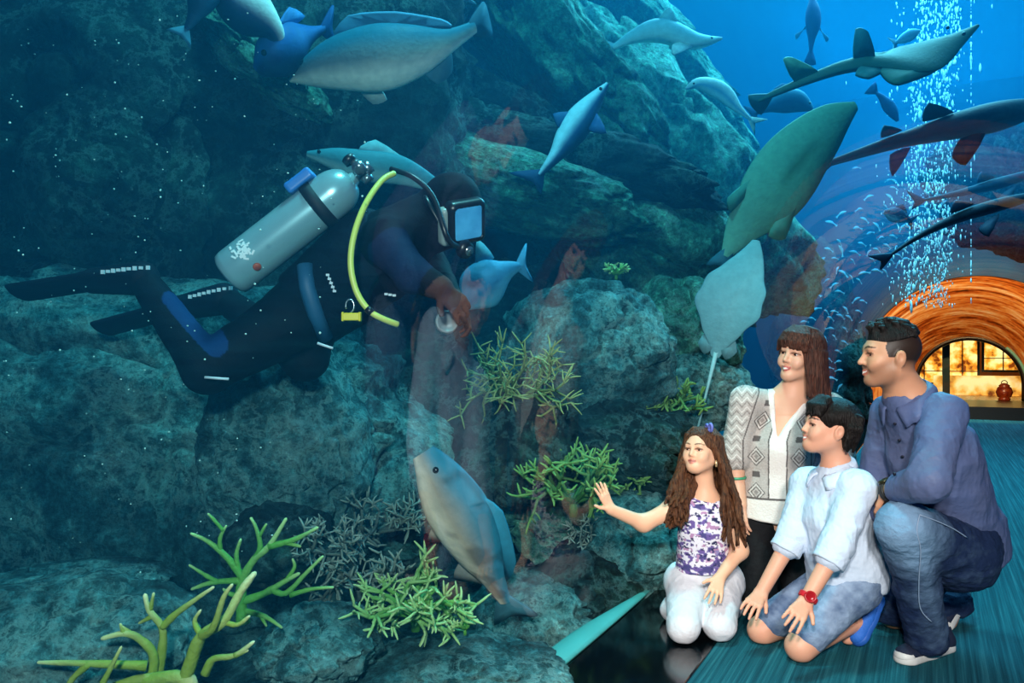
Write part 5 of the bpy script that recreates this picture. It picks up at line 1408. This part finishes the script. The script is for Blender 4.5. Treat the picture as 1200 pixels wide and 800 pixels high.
# ------------------------------------------------------------------ fish, sharks and rays
FISH_M = {}
def fish(label, cat, pts, Hs, Ws, cols, up=(0, 0, 1), fins=(), name=None, group=None, eye=None, n=40, m=24, spots=0, droop=0.0, rough=.6, seed=0, edge=None, flatb=0.0, patch=None):
    """loft along pts (snout to tail): Hs half heights along up, Ws half widths across; cols = (back, flank, belly)"""
    C_ = smooth_pts([P(*p) for p in pts], 8); C_ = np.array(C_)
    L = np.concatenate([[0], np.cumsum(np.linalg.norm(np.diff(C_, axis=0), axis=1))]); tot = L[-1]
    tt = (1 - np.cos(np.linspace(0, math.pi, n))) / 2
    sp = np.stack([np.interp(tt * tot, L, C_[:, i]) for i in range(3)], 1)
    tg = np.gradient(sp, axis=0); tg /= np.linalg.norm(tg, axis=1)[:, None]
    up = nrm(up); U = up - (tg @ up)[:, None] * tg; U /= np.linalg.norm(U, axis=1)[:, None]; Sd = np.cross(tg, U)
    hx = np.linspace(0, 1, len(Hs)); wx = np.linspace(0, 1, len(Ws))
    def cub(x, xs, ys):
        k = np.clip(np.searchsorted(xs, x) - 1, 0, len(xs) - 2); h = xs[1] - xs[0]; t = (x - xs[k]) / h
        ys = np.asarray(ys, float); md = np.gradient(ys)
        return (2*t**3-3*t**2+1)*ys[k] + (t**3-2*t**2+t)*md[k] + (-2*t**3+3*t**2)*ys[k+1] + (t**3-t**2)*md[k+1]
    h = np.maximum(cub(tt, hx, Hs), .002); w = np.maximum(cub(tt, wx, Ws), .002)
    if edge: w = w * (1 + edge * np.sin(tt * 31 + 1.0) * np.clip(tt * 2 - .4, 0, 1))
    ang = np.linspace(0, 2 * math.pi, m, endpoint=False)
    v = []; a_l = []
    for i in range(n):
        for a in ang:
            su, ss = math.sin(a), math.cos(a)
            if Ws and max(Ws) > 2 * max(Hs): su = math.copysign(abs(su) ** 1.5, su)    # thin wing edges
            hh = h[i] * (1 - flatb if su < 0 else 1)
            v.append(sp[i] + U[i] * (hh * su - droop * (ss * w[i]) ** 2 / max(max(Ws), .01)) + Sd[i] * w[i] * ss); a_l.append(math.sin(a))
    f = [(i * m + j, (i + 1) * m + j, (i + 1) * m + (j + 1) % m, i * m + (j + 1) % m) for i in range(n - 1) for j in range(m)]
    f += [tuple(range(m)), tuple((n - 1) * m + j for j in range(m - 1, -1, -1))]
    v = np.array(v); a_l = np.array(a_l); c = [np.array(hexc(x)) for x in cols]
    k = np.clip(a_l + .15 * fbm(v * 6, 3, 4 + seed), -1, 1)[:, None]
    col = np.where(k > 0, c[1] + (c[0] - c[1]) * np.clip(k * 1.6, 0, 1), c[1] + (c[2] - c[1]) * np.clip(-k * 2.0, 0, 1))
    if patch:
        T_ = np.repeat(tt, m); S_ = (np.cos(ang)[None, :] * w[:, None]).ravel(); c0_ = (patch[2] + patch[3]) / 2
        g_ = np.clip(1.4 - ((T_ - (patch[0] + patch[1]) / 2) / (patch[1] - patch[0]) * 2) ** 2 - ((S_ - c0_) / (patch[3] - patch[2]) * 2) ** 2 + .5 * fbm(v * 9, 3, 2), 0, 1)[:, None] * .6
        col = col * (1 - g_) + np.array(hexc('#235448')) * g_
    if spots: col[fbm(v * spots, 2, 8) > .28] *= .55
    o_name = name or 'fish'; org = sp[n // 2]
    key = 'skin_%s_%s' % (cols[0][1:], cols[2][1:]); M = mat(key, rough=rough, attr=True, spec=.18, noise=(22, .25, '#2a5a66'), bump=(50, .25))
    o = mesh_obj(o_name, v, f, M, None, True, org, col); tag(o, label, cat, group)
    def at(t, hu, s_):
        i = np.clip(t, 0, 1) * (n - 1); ip = np.interp(np.clip(t, 0, 1), tt, np.arange(n)); j = int(np.clip(round(ip), 0, n - 1))
        p = np.array([np.interp(np.clip(t, 0, 1), tt, sp[:, q]) for q in range(3)])
        if t > 1: p = p + tg[-1] * (t - 1) * tot
        if t < 0: p = p + tg[0] * t * tot
        return p + U[j] * hu + Sd[j] * s_
    for fn, poly, colr in fins:
        q = np.array([at(*p) for p in poly]); q = np.array(smooth_closed(q)); cen = q.mean(0)
        vv = np.concatenate([q, [cen]]); ff = [(i, (i + 1) % len(q), len(q)) for i in range(len(q))]
        fo = mesh_obj(fn, vv, ff, mat('fin_' + colr[1:], colr, .65, spec=.15, noise=(30, .3, '#2a4a56')), o, True)
        sd = fo.modifiers.new('thick', 'SOLIDIFY'); sd.thickness = min(.022, .006 + .01 * tot); sd.offset = 0
    if eye:
        t, hu, r = eye
        ip = int(np.interp(t, tt, np.arange(n)))
        for e in (-1, 1):
            uv, uf = uv_sphere(12, 8); mesh_obj('eye', at(t, hu, e * w[ip] * .88) + uv * r, uf, mat('fish_eye', '#070b0e', .15), o)
    return o
def smooth_closed(q, k=3):
    q = np.asarray(q); n = len(q); out = []
    for i in range(n):
        a, b, c, d = q[(i - 1) % n], q[i], q[(i + 1) % n], q[(i + 2) % n]
        for t in np.linspace(0, 1, k, endpoint=False):
            g = .5 * ((2 * b) + (-a + c) * t + (2 * a - 5 * b + 4 * c - d) * t * t + (-a + 3 * b - 3 * c + d) * t ** 3)
            out.append(.6 * g + .4 * (b * (1 - t) + c * t))
    return out

BLU = ('#2f6f8c', '#5f9aa8', '#d8dcd0')
# big grouper at the top, nose to the left, tail up to the right
fish('large grouper with a pale belly, nose left, at the top above the diver', 'fish', [(340, 92, 3.9), (395, 75, 3.8), (455, 66, 3.75), (515, 52, 3.8), (556, 32, 3.9)],
     [.02, .09, .135, .15, .115, .055, .03], [.02, .07, .10, .10, .07, .035, .015], ('#1f6a84', '#8a9490', '#fff4dc'), (.12, -.35, 1), [
     ('tail_fin', [(.96, .025, 0), (1.09, .09, 0), (1.10, .01, 0), (1.09, -.08, 0), (.96, -.025, 0)], '#2a5a72'),
     ('dorsal_fin', [(.28, .12, 0), (.36, .20, 0), (.60, .18, 0), (.82, .10, 0), (.86, .05, 0), (.55, .10, 0)], '#4a86a8'),
     ('pectoral_fin', [(.30, -.02, -.11), (.40, .05, -.16), (.48, .02, -.19), (.44, -.05, -.17)], '#5c8a9a'),
     ('anal_fin', [(.66, -.08, 0), (.72, -.17, 0), (.80, -.14, 0), (.82, -.04, 0)], '#56808c'),
     ('pelvic_fin', [(.34, -.12, -.04), (.40, -.20, -.06), (.47, -.19, -.06), (.44, -.12, -.04)], '#b8bcb0')], 'grouper', eye=(.11, .05, .018), seed=1)
fish('stout dark blue fish seen head-on left of the big grouper', 'fish', [(302, 84, 3.75), (325, 64, 3.75), (352, 46, 3.9), (380, 34, 4.05)], [.03, .11, .12, .08, .04, .02], [.03, .08, .09, .06, .03, .01], ('#1f5a9c', '#0e2f60', '#0a2248'), (.3, -.3, 1), [
     ('tail_fin', [(.95, .02, 0), (1.15, .10, 0), (1.12, 0, 0), (1.15, -.09, 0), (.95, -.02, 0)], '#1c4a86'), ('dorsal_fin', [(.3, .12, 0), (.45, .18, 0), (.7, .10, 0), (.5, .09, 0)], '#3f7ec0')], eye=(.14, .05, .014))
fish('dark fish with a white underside cut by the top edge, left', 'fish', [(245, -22, 3.6), (285, 8, 3.6), (320, 36, 3.65), (326, 60, 3.7)], [.03, .08, .11, .10, .05, .02], [.02, .06, .08, .07, .03, .01], ('#dfe4e0', '#2a4a72', '#0e2448'), (.4, -.3, .9), [
     ('tail_fin', [(.95, .02, 0), (1.15, .08, 0), (1.15, -.08, 0), (.95, -.02, 0)], '#35618a'), ('pectoral_fin', [(.5, .0, -.07), (.58, .05, -.12), (.68, .04, -.13), (.64, -.01, -.09)], '#9fd0d8')], eye=(.12, .03, .012))
fish('dark fish tail end hanging from the top edge at left', 'fish', [(245, -30, 3.5), (236, 0, 3.5), (226, 22, 3.5), (218, 34, 3.5)], [.05, .075, .06, .03, .012], [.03, .05, .04, .02, .008], ('#0e2c4c', '#123a5c', '#2a5a78'), (-.9, -.2, -.4), [
     ('tail_fin', [(.96, .01, 0), (1.2, .06, 0), (1.14, 0, 0), (1.22, -.06, 0), (.96, -.01, 0)], '#4d8aa4')])
fish('slim blue fish with a pale stripe at the top, left of centre', 'fish', [(418, 12, 4.6), (448, 16, 4.6), (480, 10, 4.6), (508, 2, 4.6)], [.015, .06, .07, .04, .015], [.01, .04, .05, .03, .01], ('#2f86b0', '#4aa0c0', '#bfe0e0'), (0, -.3, 1), [('tail_fin', [(.96, .01, 0), (1.16, .07, 0), (1.1, 0, 0), (1.16, -.07, 0), (.96, -.01, 0)], '#7fb8cc')], eye=(.1, .02, .009))
fish('pale finned fish rising above the grouper\'s back', 'fish', [(470, 22, 4.9), (492, 10, 4.9), (516, 4, 4.9), (540, -4, 4.9)], [.015, .06, .06, .03, .012], [.01, .04, .04, .02, .008], ('#6ab0d0', '#8fc4d8', '#d0e6e6'), (0, -.3, 1), [('tail_fin', [(.96, .01, 0), (1.2, .07, 0), (1.1, 0, 0), (1.2, -.07, 0), (.96, -.01, 0)], '#9fd0e0')], eye=(.1, .02, .009))
fish('small pale fish in the corner under the top edge, beside the ridged slab', 'fish', [(372, 14, 4.4), (388, 6, 4.4), (404, 2, 4.4), (414, 14, 4.4), (416, 26, 4.4)], [.012, .04, .05, .03, .01], [.01, .03, .03, .02, .006], ('#7fc0d0', '#a8d8dc', '#d8ecea'), (.3, -.3, 1), [('tail_fin', [(.96, .01, 0), (1.2, .05, 0), (1.1, 0, 0), (1.2, -.05, 0), (.96, -.01, 0)], '#a8d8dc')], eye=(.1, .015, .008))
# small sharks and fish of the open water
fish('small shark with a white nose, heading right below the top edge', 'shark', [(846, 45, 6.0), (815, 48, 6.0), (775, 36, 6.0), (745, 42, 6.0), (718, 56, 6.0)], [.01, .055, .085, .085, .05, .018], [.01, .07, .085, .08, .045, .014], ('#8ac0d0', '#b8d4d8', '#f0efe8'), (.05, -.5, 1), [
     ('tail_fin', [(.96, .01, 0), (1.14, .16, 0), (1.08, .02, 0), (1.10, -.08, 0), (.96, -.01, 0)], '#86bccc'), ('dorsal_fin', [(.42, .07, 0), (.52, .17, 0), (.58, .08, 0)], '#8fc4d0'),
     ('pectoral_fin', [(.26, -.04, -.07), (.38, -.12, -.22), (.42, -.07, -.14), (.36, -.04, -.07)], '#c0dce0'), ('pectoral_fin', [(.26, -.04, .07), (.40, -.12, .22), (.43, -.07, .14), (.36, -.04, .07)], '#c0dce0')], 'small_shark', eye=(.10, .02, .010))
fish('arched white-edged fish swimming down to the right in open water', 'fish', [(804, 104, 6.2), (820, 98, 6.2), (846, 108, 6.2), (864, 126, 6.2), (880, 140, 6.2)], [.012, .05, .07, .06, .03, .012], [.01, .05, .05, .04, .02, .01], ('#cfe6ec', '#4a98c4', '#b8dce8'), (.5, -.4, .8), [
     ('tail_fin', [(.96, .01, 0), (1.16, .08, 0), (1.06, 0, 0), (1.18, -.07, 0), (.96, -.01, 0)], '#d8ecf0'), ('pectoral_fin', [(.28, -.03, -.05), (.44, -.10, -.14), (.48, -.05, -.08), (.36, -.03, -.05)], '#8fc4dc')], eye=(.1, .02, .009))
fish('dark slender shark pointing up to the right above the diver\'s head', 'shark', [(712, 98, 4.6), (690, 126, 4.6), (668, 158, 4.55), (650, 184, 4.5), (632, 205, 4.5)], [.012, .055, .085, .075, .04, .015], [.012, .06, .08, .07, .035, .012], ('#8ec8dc', '#103f70', '#0e2f58'), (-.7, -.3, .5), [
     ('tail_fin', [(.95, .01, 0), (1.16, .14, 0), (1.08, .0, 0), (1.10, -.08, 0), (.95, -.01, 0)], '#123c68'), ('dorsal_fin', [(.40, .07, 0), (.52, .15, 0), (.58, .07, 0)], '#1a4f80'),
     ('pectoral_fin', [(.28, -.04, -.05), (.42, -.14, -.12), (.46, -.06, -.06)], '#16447a')], 'slender_shark', eye=(.08, .02, .010))
fish('faint blue fish hovering in the hazy rocks at centre right', 'fish', [(706, 152, 7.0), (728, 162, 7.0), (755, 168, 7.0), (776, 188, 7.0)], [.01, .05, .07, .04, .012], [.01, .04, .05, .03, .01], ('#4aa8d4', '#2f86c0', '#2a78b4'), (.2, -.3, 1), [('tail_fin', [(.96, .01, 0), (1.2, .08, 0), (1.1, 0, 0), (1.2, -.08, 0), (.96, -.01, 0)], '#3f96c8')], eye=(.1, .02, .009))
fish('small dark fish pointing up near the top edge, left of the shovelnose ray', 'fish', [(952, -4, 6.6), (953, 25, 6.6), (951, 48, 6.6), (950, 62, 6.6)], [.015, .055, .06, .03, .01], [.015, .055, .06, .03, .01], ('#16508c', '#16508c', '#0f3c70'), (0, -1, .1), [
     ('tail_fin', [(.94, 0, .01), (1.2, 0, .05), (1.2, 0, -.05), (.94, 0, -.01)], '#16508c'), ('pectoral_fin', [(.50, 0, .05), (.78, 0, .12), (.70, 0, .14), (.58, 0, .06)], '#4a9ccc'), ('pectoral_fin', [(.50, 0, -.05), (.78, 0, -.12), (.70, 0, -.14), (.58, 0, -.06)], '#4a9ccc')])
fish('dark blue fish behind the tail of the shovelnose ray', 'fish', [(952, 128, 6.8), (930, 118, 6.8), (905, 122, 6.8), (885, 132, 6.8)], [.02, .09, .10, .06, .02], [.02, .06, .06, .04, .012], ('#3f86a8', '#123a66', '#0e2c54'), (0, -.3, 1), [('tail_fin', [(.95, .01, 0), (1.14, .1, 0), (1.08, 0, 0), (1.14, -.1, 0), (.95, -.01, 0)], '#1a4874'), ('dorsal_fin', [(.3, .09, 0), (.5, .15, 0), (.75, .07, 0)], '#2a6488')], eye=(.1, .03, .012))
fish('dark fish swimming down under the shovelnose ray', 'fish', [(1052, 142, 6.6), (1044, 128, 6.6), (1034, 115, 6.6), (1026, 108, 6.6)], [.012, .04, .05, .03, .01], [.01, .03, .03, .02, .008], ('#2a78b4', '#1c5c98', '#16508c'), (.6, -.3, .5), [('tail_fin', [(.95, .01, 0), (1.2, .06, 0), (1.2, -.06, 0), (.95, -.01, 0)], '#1c5c98')])
fish('pale blue fish above the shovelnose ray\'s back', 'fish', [(1078, 36, 6.4), (1065, 42, 6.4), (1050, 50, 6.4)], [.012, .045, .04, .012], [.01, .03, .03, .01], ('#6ab8e0', '#8fd0ec', '#c8ecf4'), (0, -.3, 1), [('tail_fin', [(.94, .01, 0), (1.25, .07, 0), (1.1, 0, 0), (1.25, -.07, 0), (.94, -.01, 0)], '#8fd0ec')])
# rays overhead
fish('shovelnose ray gliding right across the top, tail to the left', 'ray', [(1146, 30, 5.2), (1110, 52, 5.15), (1062, 72, 5.1), (1000, 76, 5.1), (945, 94, 5.15), (888, 118, 5.2)],
     [.010, .032, .048, .052, .050, .042, .032, .024, .016], [.012, .07, .15, .215, .10, .068, .046, .03, .018], ('#245650', '#1f504c', '#1a4644'), (.22, -.55, .80), [
     ('pectoral_fin', [(.24, -.01, -.13), (.36, -.02, -.20), (.50, -.03, -.36), (.525, -.03, -.26), (.50, -.01, -.08)], '#2a645e'), ('pectoral_fin', [(.24, -.01, .13), (.36, -.02, .20), (.50, -.03, .36), (.525, -.03, .26), (.50, -.01, .08)], '#2a645e'), ('dorsal_fin', [(.52, .04, 0), (.60, .035, -.0), (.60, .22, 0), (.565, .20, 0)], '#2a7484'), ('dorsal_fin', [(.74, .03, 0), (.84, .022, 0), (.865, .19, 0), (.83, .18, 0)], '#5c9a86'),
     ('tail_fin', [(.95, .012, 0), (1.03, .06, 0), (1.03, -.02, 0), (1.0, -.10, 0), (.94, -.015, 0)], '#2a5f6c'),
     ('pelvic_fin', [(.50, -.02, .10), (.58, -.03, .20), (.62, -.02, .12), (.58, 0, .06)], '#347880'), ('pelvic_fin', [(.50, -.02, -.10), (.58, -.03, -.20), (.62, -.02, -.12), (.58, 0, -.06)], '#347880')], 'shovelnose_ray', eye=(.14, .07, .012))
fish('pale green flat shark seen from below, nose up to the right', 'ray', [(1003, 124, 4.9), (972, 148, 4.85), (935, 186, 4.8), (900, 232, 4.8), (870, 268, 4.85), (850, 300, 4.9)],
     [.010, .035, .05, .05, .04, .022, .012], [.03, .13, .185, .215, .20, .12, .03], ('#235f60', '#3f8a80', '#5aa694'), (.10, .90, .40), [
     ('tail_fin', [(.95, 0, .02), (1.10, 0, .10), (1.05, 0, 0), (1.08, 0, -.08), (.95, 0, -.02)], '#1f5f74'),
     ('pectoral_fin', [(.62, -.01, -.15), (.78, -.03, -.20), (.82, -.02, -.13), (.70, -.01, -.12)], '#3f8c82'), ('pectoral_fin', [(.58, -.01, .15), (.76, -.03, .24), (.80, -.02, .15), (.70, -.01, .12)], '#3f8c82')], 'flat_shark', droop=0, patch=(.30, .60, -.05, .02))
fish('pale stingray hanging by the glass with a thin tail, beside the woman', 'ray', [(886, 282, 4.5), (878, 305, 4.45), (862, 340, 4.4), (848, 378, 4.4), (838, 418, 4.45)],
     [.008, .020, .028, .026, .018, .010, .006], [.022, .075, .125, .175, .165, .085, .022], ('#2f6678', '#467e8c', '#5f9ca6'), (.42, .88, .12), [
     ('tail', [(.96, 0, .012), (1.3, 0, .006), (1.75, 0, .004), (1.75, 0, -.004), (1.3, 0, -.006), (.96, 0, -.012)], '#8fc8cc'),
     ('pelvic_fin', [(.78, 0, .06), (.92, 0, .11), (1.0, 0, .06), (.92, 0, .02)], '#5f9ca6'), ('pelvic_fin', [(.78, 0, -.06), (.92, 0, -.11), (1.0, 0, -.06), (.92, 0, -.02)], '#5f9ca6')], 'stingray', droop=.35, edge=.06, n=60)
# dark shark at the right, and dark reflections built as two slender sharks
fish('long dark shark above the archway, head to the right', 'shark', [(1225, 122, 5.6), (1170, 136, 5.6), (1110, 150, 5.65), (1050, 166, 5.7), (1000, 182, 5.75), (958, 196, 5.8)],
     [.03, .085, .105, .095, .075, .055, .042, .030, .018], [.03, .09, .11, .10, .07, .05, .035, .025, .012], ('#0a2c40', '#0c2c3e', '#3f7480'), (.05, -.45, 1), [
     ('tail_fin', [(.93, .02, 0), (1.0, .10, 0), (1.05, .10, 0), (.98, -.01, 0), (1.0, -.06, 0), (.94, -.02, 0)], '#3a6c78'), ('dorsal_fin', [(.40, .10, 0), (.50, .21, 0), (.53, .09, 0)], '#123a54'), ('dorsal_fin', [(.62, .07, 0), (.69, .14, 0), (.71, .06, 0)], '#123a54'),
     ('pectoral_fin', [(.30, -.08, -.10), (.44, -.20, -.30), (.47, -.15, -.20), (.40, -.08, -.09)], '#0d3148'), ('pelvic_fin', [(.60, -.06, -.03), (.70, -.22, -.06), (.69, -.07, -.03)], '#2a6a9c')], 'sand_shark', eye=(.10, .04, .014))
fish('dark reflection shaped as a slender shark, lower down at the right edge', 'shark', [(1225, 226, 7.2), (1170, 240, 7.2), (1120, 256, 7.2), (1075, 278, 7.2), (1036, 304, 7.2)],
     [.02, .05, .06, .05, .035, .02, .012], [.02, .05, .06, .05, .03, .018, .010], ('#082438', '#082438', '#1f5068'), (.05, -.4, 1), [
     ('tail_fin', [(.95, .015, 0), (1.08, .13, 0), (1.02, 0, 0), (1.04, -.07, 0), (.95, -.015, 0)], '#0c3450'), ('dorsal_fin', [(.42, .08, 0), (.52, .17, 0), (.55, .07, 0)], '#0c3450'), ('pectoral_fin', [(.30, -.06, -.07), (.44, -.16, -.24), (.46, -.10, -.14)], '#0a2c46')], 'slender_shark', eye=(.09, .03, .012))
fish('second dark reflection shaped as a slender shark, above the lower one, cut by the right edge', 'shark', [(1230, 196, 7.8), (1180, 212, 7.8), (1125, 226, 7.8), (1075, 236, 7.8)],
     [.02, .045, .055, .04, .024, .012], [.02, .045, .055, .04, .022, .010], ('#082a42', '#082a42', '#1f5470'), (.05, -.4, 1), [
     ('tail_fin', [(.95, .015, 0), (1.08, .13, 0), (1.02, 0, 0), (1.04, -.07, 0), (.95, -.015, 0)], '#0d3a58'), ('dorsal_fin', [(.42, .07, 0), (.52, .16, 0), (.55, .06, 0)], '#0d3a58'), ('pectoral_fin', [(.30, -.05, -.07), (.44, -.14, -.24), (.46, -.09, -.14)], '#0a3048')], 'slender_shark')
fish('stout dark fish over the school beside the bubbles', 'fish', [(1036, 248, 7.6), (1050, 252, 7.6), (1066, 258, 7.6)], [.02, .07, .06, .02], [.015, .05, .04, .012], ('#0e3c60', '#0e3c60', '#5a9cb8'), (0, -.3, 1), [('tail_fin', [(.94, .01, 0), (1.25, .09, 0), (1.1, 0, 0), (1.25, -.08, 0), (.94, -.01, 0)], '#0e3c60'), ('dorsal_fin', [(.3, .06, 0), (.5, .12, 0), (.8, .05, 0)], '#0e3c60')], eye=(.12, .02, .01))
# near the seabed
fish('big fish, beige with a painted reflection, rising nose-up from the coral at the bottom centre', 'fish', [(496, 530, 2.95), (515, 560, 2.95), (540, 605, 3.0), (566, 655, 3.1), (592, 705, 3.2)], [.05, .10, .125, .115, .09, .05, .025], [.03, .07, .085, .08, .06, .03, .012], ('#2a8098', '#a89c8a', '#f2e4ca'), (.80, -.35, .48), [  # beige of flank and belly: a reflection in the glass put into colour
     ('tail_fin', [(.95, .02, 0), (1.14, .10, 0), (1.10, 0, 0), (1.14, -.09, 0), (.95, -.02, 0)], '#3a6c78'), ('dorsal_fin', [(.30, .10, 0), (.42, .16, 0), (.75, .12, 0), (.85, .05, 0), (.55, .09, 0)], '#2f86a0'),
     ('pectoral_fin', [(.32, -.02, -.08), (.48, -.10, -.12), (.56, -.10, -.12), (.50, .0, -.08)], '#c0b8a4'), ('pelvic_fin', [(.38, -.10, -.03), (.52, -.19, -.04), (.54, -.12, -.03)], '#c0b8a4'), ('anal_fin', [(.66, -.08, 0), (.76, -.15, 0), (.84, -.05, 0)], '#8a8a80')], 'grouper', eye=(.10, .03, .014), seed=3, spots=9)
fish('pale blue fish beside the diver\'s hand', 'fish', [(545, 360, 3.5), (566, 335, 3.5), (592, 318, 3.55), (608, 312, 3.6)], [.02, .10, .10, .05, .02], [.02, .06, .06, .03, .012], ('#3f8cb4', '#2a6c94', '#4f9cb8'), (-.2, -.3, 1), [('tail_fin', [(.94, .01, 0), (1.2, .09, 0), (1.12, 0, 0), (1.2, -.09, 0), (.94, -.01, 0)], '#3f8cb4'), ('dorsal_fin', [(.42, .09, 0), (.56, .19, 0), (.66, .08, 0)], '#7fc0d4')], eye=(.1, .03, .01))
fish('pale fish lying across the diver\'s tank valve in the background', 'fish', [(360, 180, 3.6), (392, 186, 3.6), (425, 194, 3.6), (470, 200, 3.65), (520, 222, 3.7)], [.012, .05, .07, .07, .05, .02], [.01, .04, .05, .05, .03, .012], ('#2f7c8c', '#3a8490', '#7fb0b0'), (.1, -.3, 1), [('tail_fin', [(.95, .01, 0), (1.14, .08, 0), (1.08, 0, 0), (1.14, -.08, 0), (.95, -.01, 0)], '#3f8ca4'), ('dorsal_fin', [(.35, .06, 0), (.48, .12, 0), (.68, .05, 0)], '#6fb8c4')], eye=(.09, .02, .009))  # fish shape added where pale streaks show on the rock

# a school of small silver fish beyond the tunnel's roof: one fish, copied
src = fish('small silver fish in the school above and left of the glowing arch', 'fish', [(0, 0, 1), (0, 0, 1.001)] if False else [(594, 415, 9), (600, 414, 9), (606, 416, 9)], [.003, .015, .014, .004, .013], [.003, .009, .008, .003, .002], ('#4f9cc0', '#9fd0e0', '#e0f2f4'), (0, 0, 1), [], 'school_fish', 'school of small silver fish', n=9, m=8)
tl = MB(); 
rng = random.Random(77); spots_ = []
def outside(p):
    d = p @ TN; z = p[2]
    return d > 1.22 or z > ZA + math.sqrt(max(0, RA ** 2 - (d - D0) ** 2)) + .12
for i in range(150):
    for _ in range(80):
        t = rng.random(); px = 942 + 150 * t + rng.gauss(0, 18); py = 470 - 225 * t + rng.gauss(0, 46)
        if px < 935 or px > 1125 or py > 545 or py < 190: continue
        lo = 9.4
        while lo < 15.2 and not outside(P(px, py, lo)): lo += .2
        if lo > 15.0 or (py > 320 and px > 1012): continue
        if all((px - a) ** 2 + (py - b) ** 2 > 80 for a, b, _y in spots_): spots_.append((px, py, lo + rng.uniform(0, .5))); break
spots_ += [(905, 240, 8.8), (938, 210, 8.8), (1004, 196, 9.4), (1048, 220, 9.4), (985, 250, 9.4), (952, 300, 9.0), (930, 310, 8.9)]
for i, (px, py, Yq) in enumerate(spots_):
    o = src if i == 0 else src.copy()
    if i: COL.objects.link(o)
    p = P(px, py, Yq); o.location = Vector(p)
    k_ = rng.uniform(.75, 1.35); o.scale = (k_, k_, k_)
    o['label'] = 'small silver fish of the school, ' + ('left of the bubble columns' if py < 320 and px < 1030 else 'among the bubble columns above the glowing arch' if py < 320 else 'low in front of the dark rock beside the arch')
    o['group'] = 'school of small silver fish ' + ('left of the bubbles' if py < 320 and px < 1030 else 'among the bubbles' if py < 320 else 'low by the dark rock')
    o.rotation_euler = (rng.gauss(0, .1), rng.gauss(.45, .35), rng.gauss(0, .35) + (math.pi if rng.random() < .25 else 0))

girl(); boy(); man(); woman(); diver()
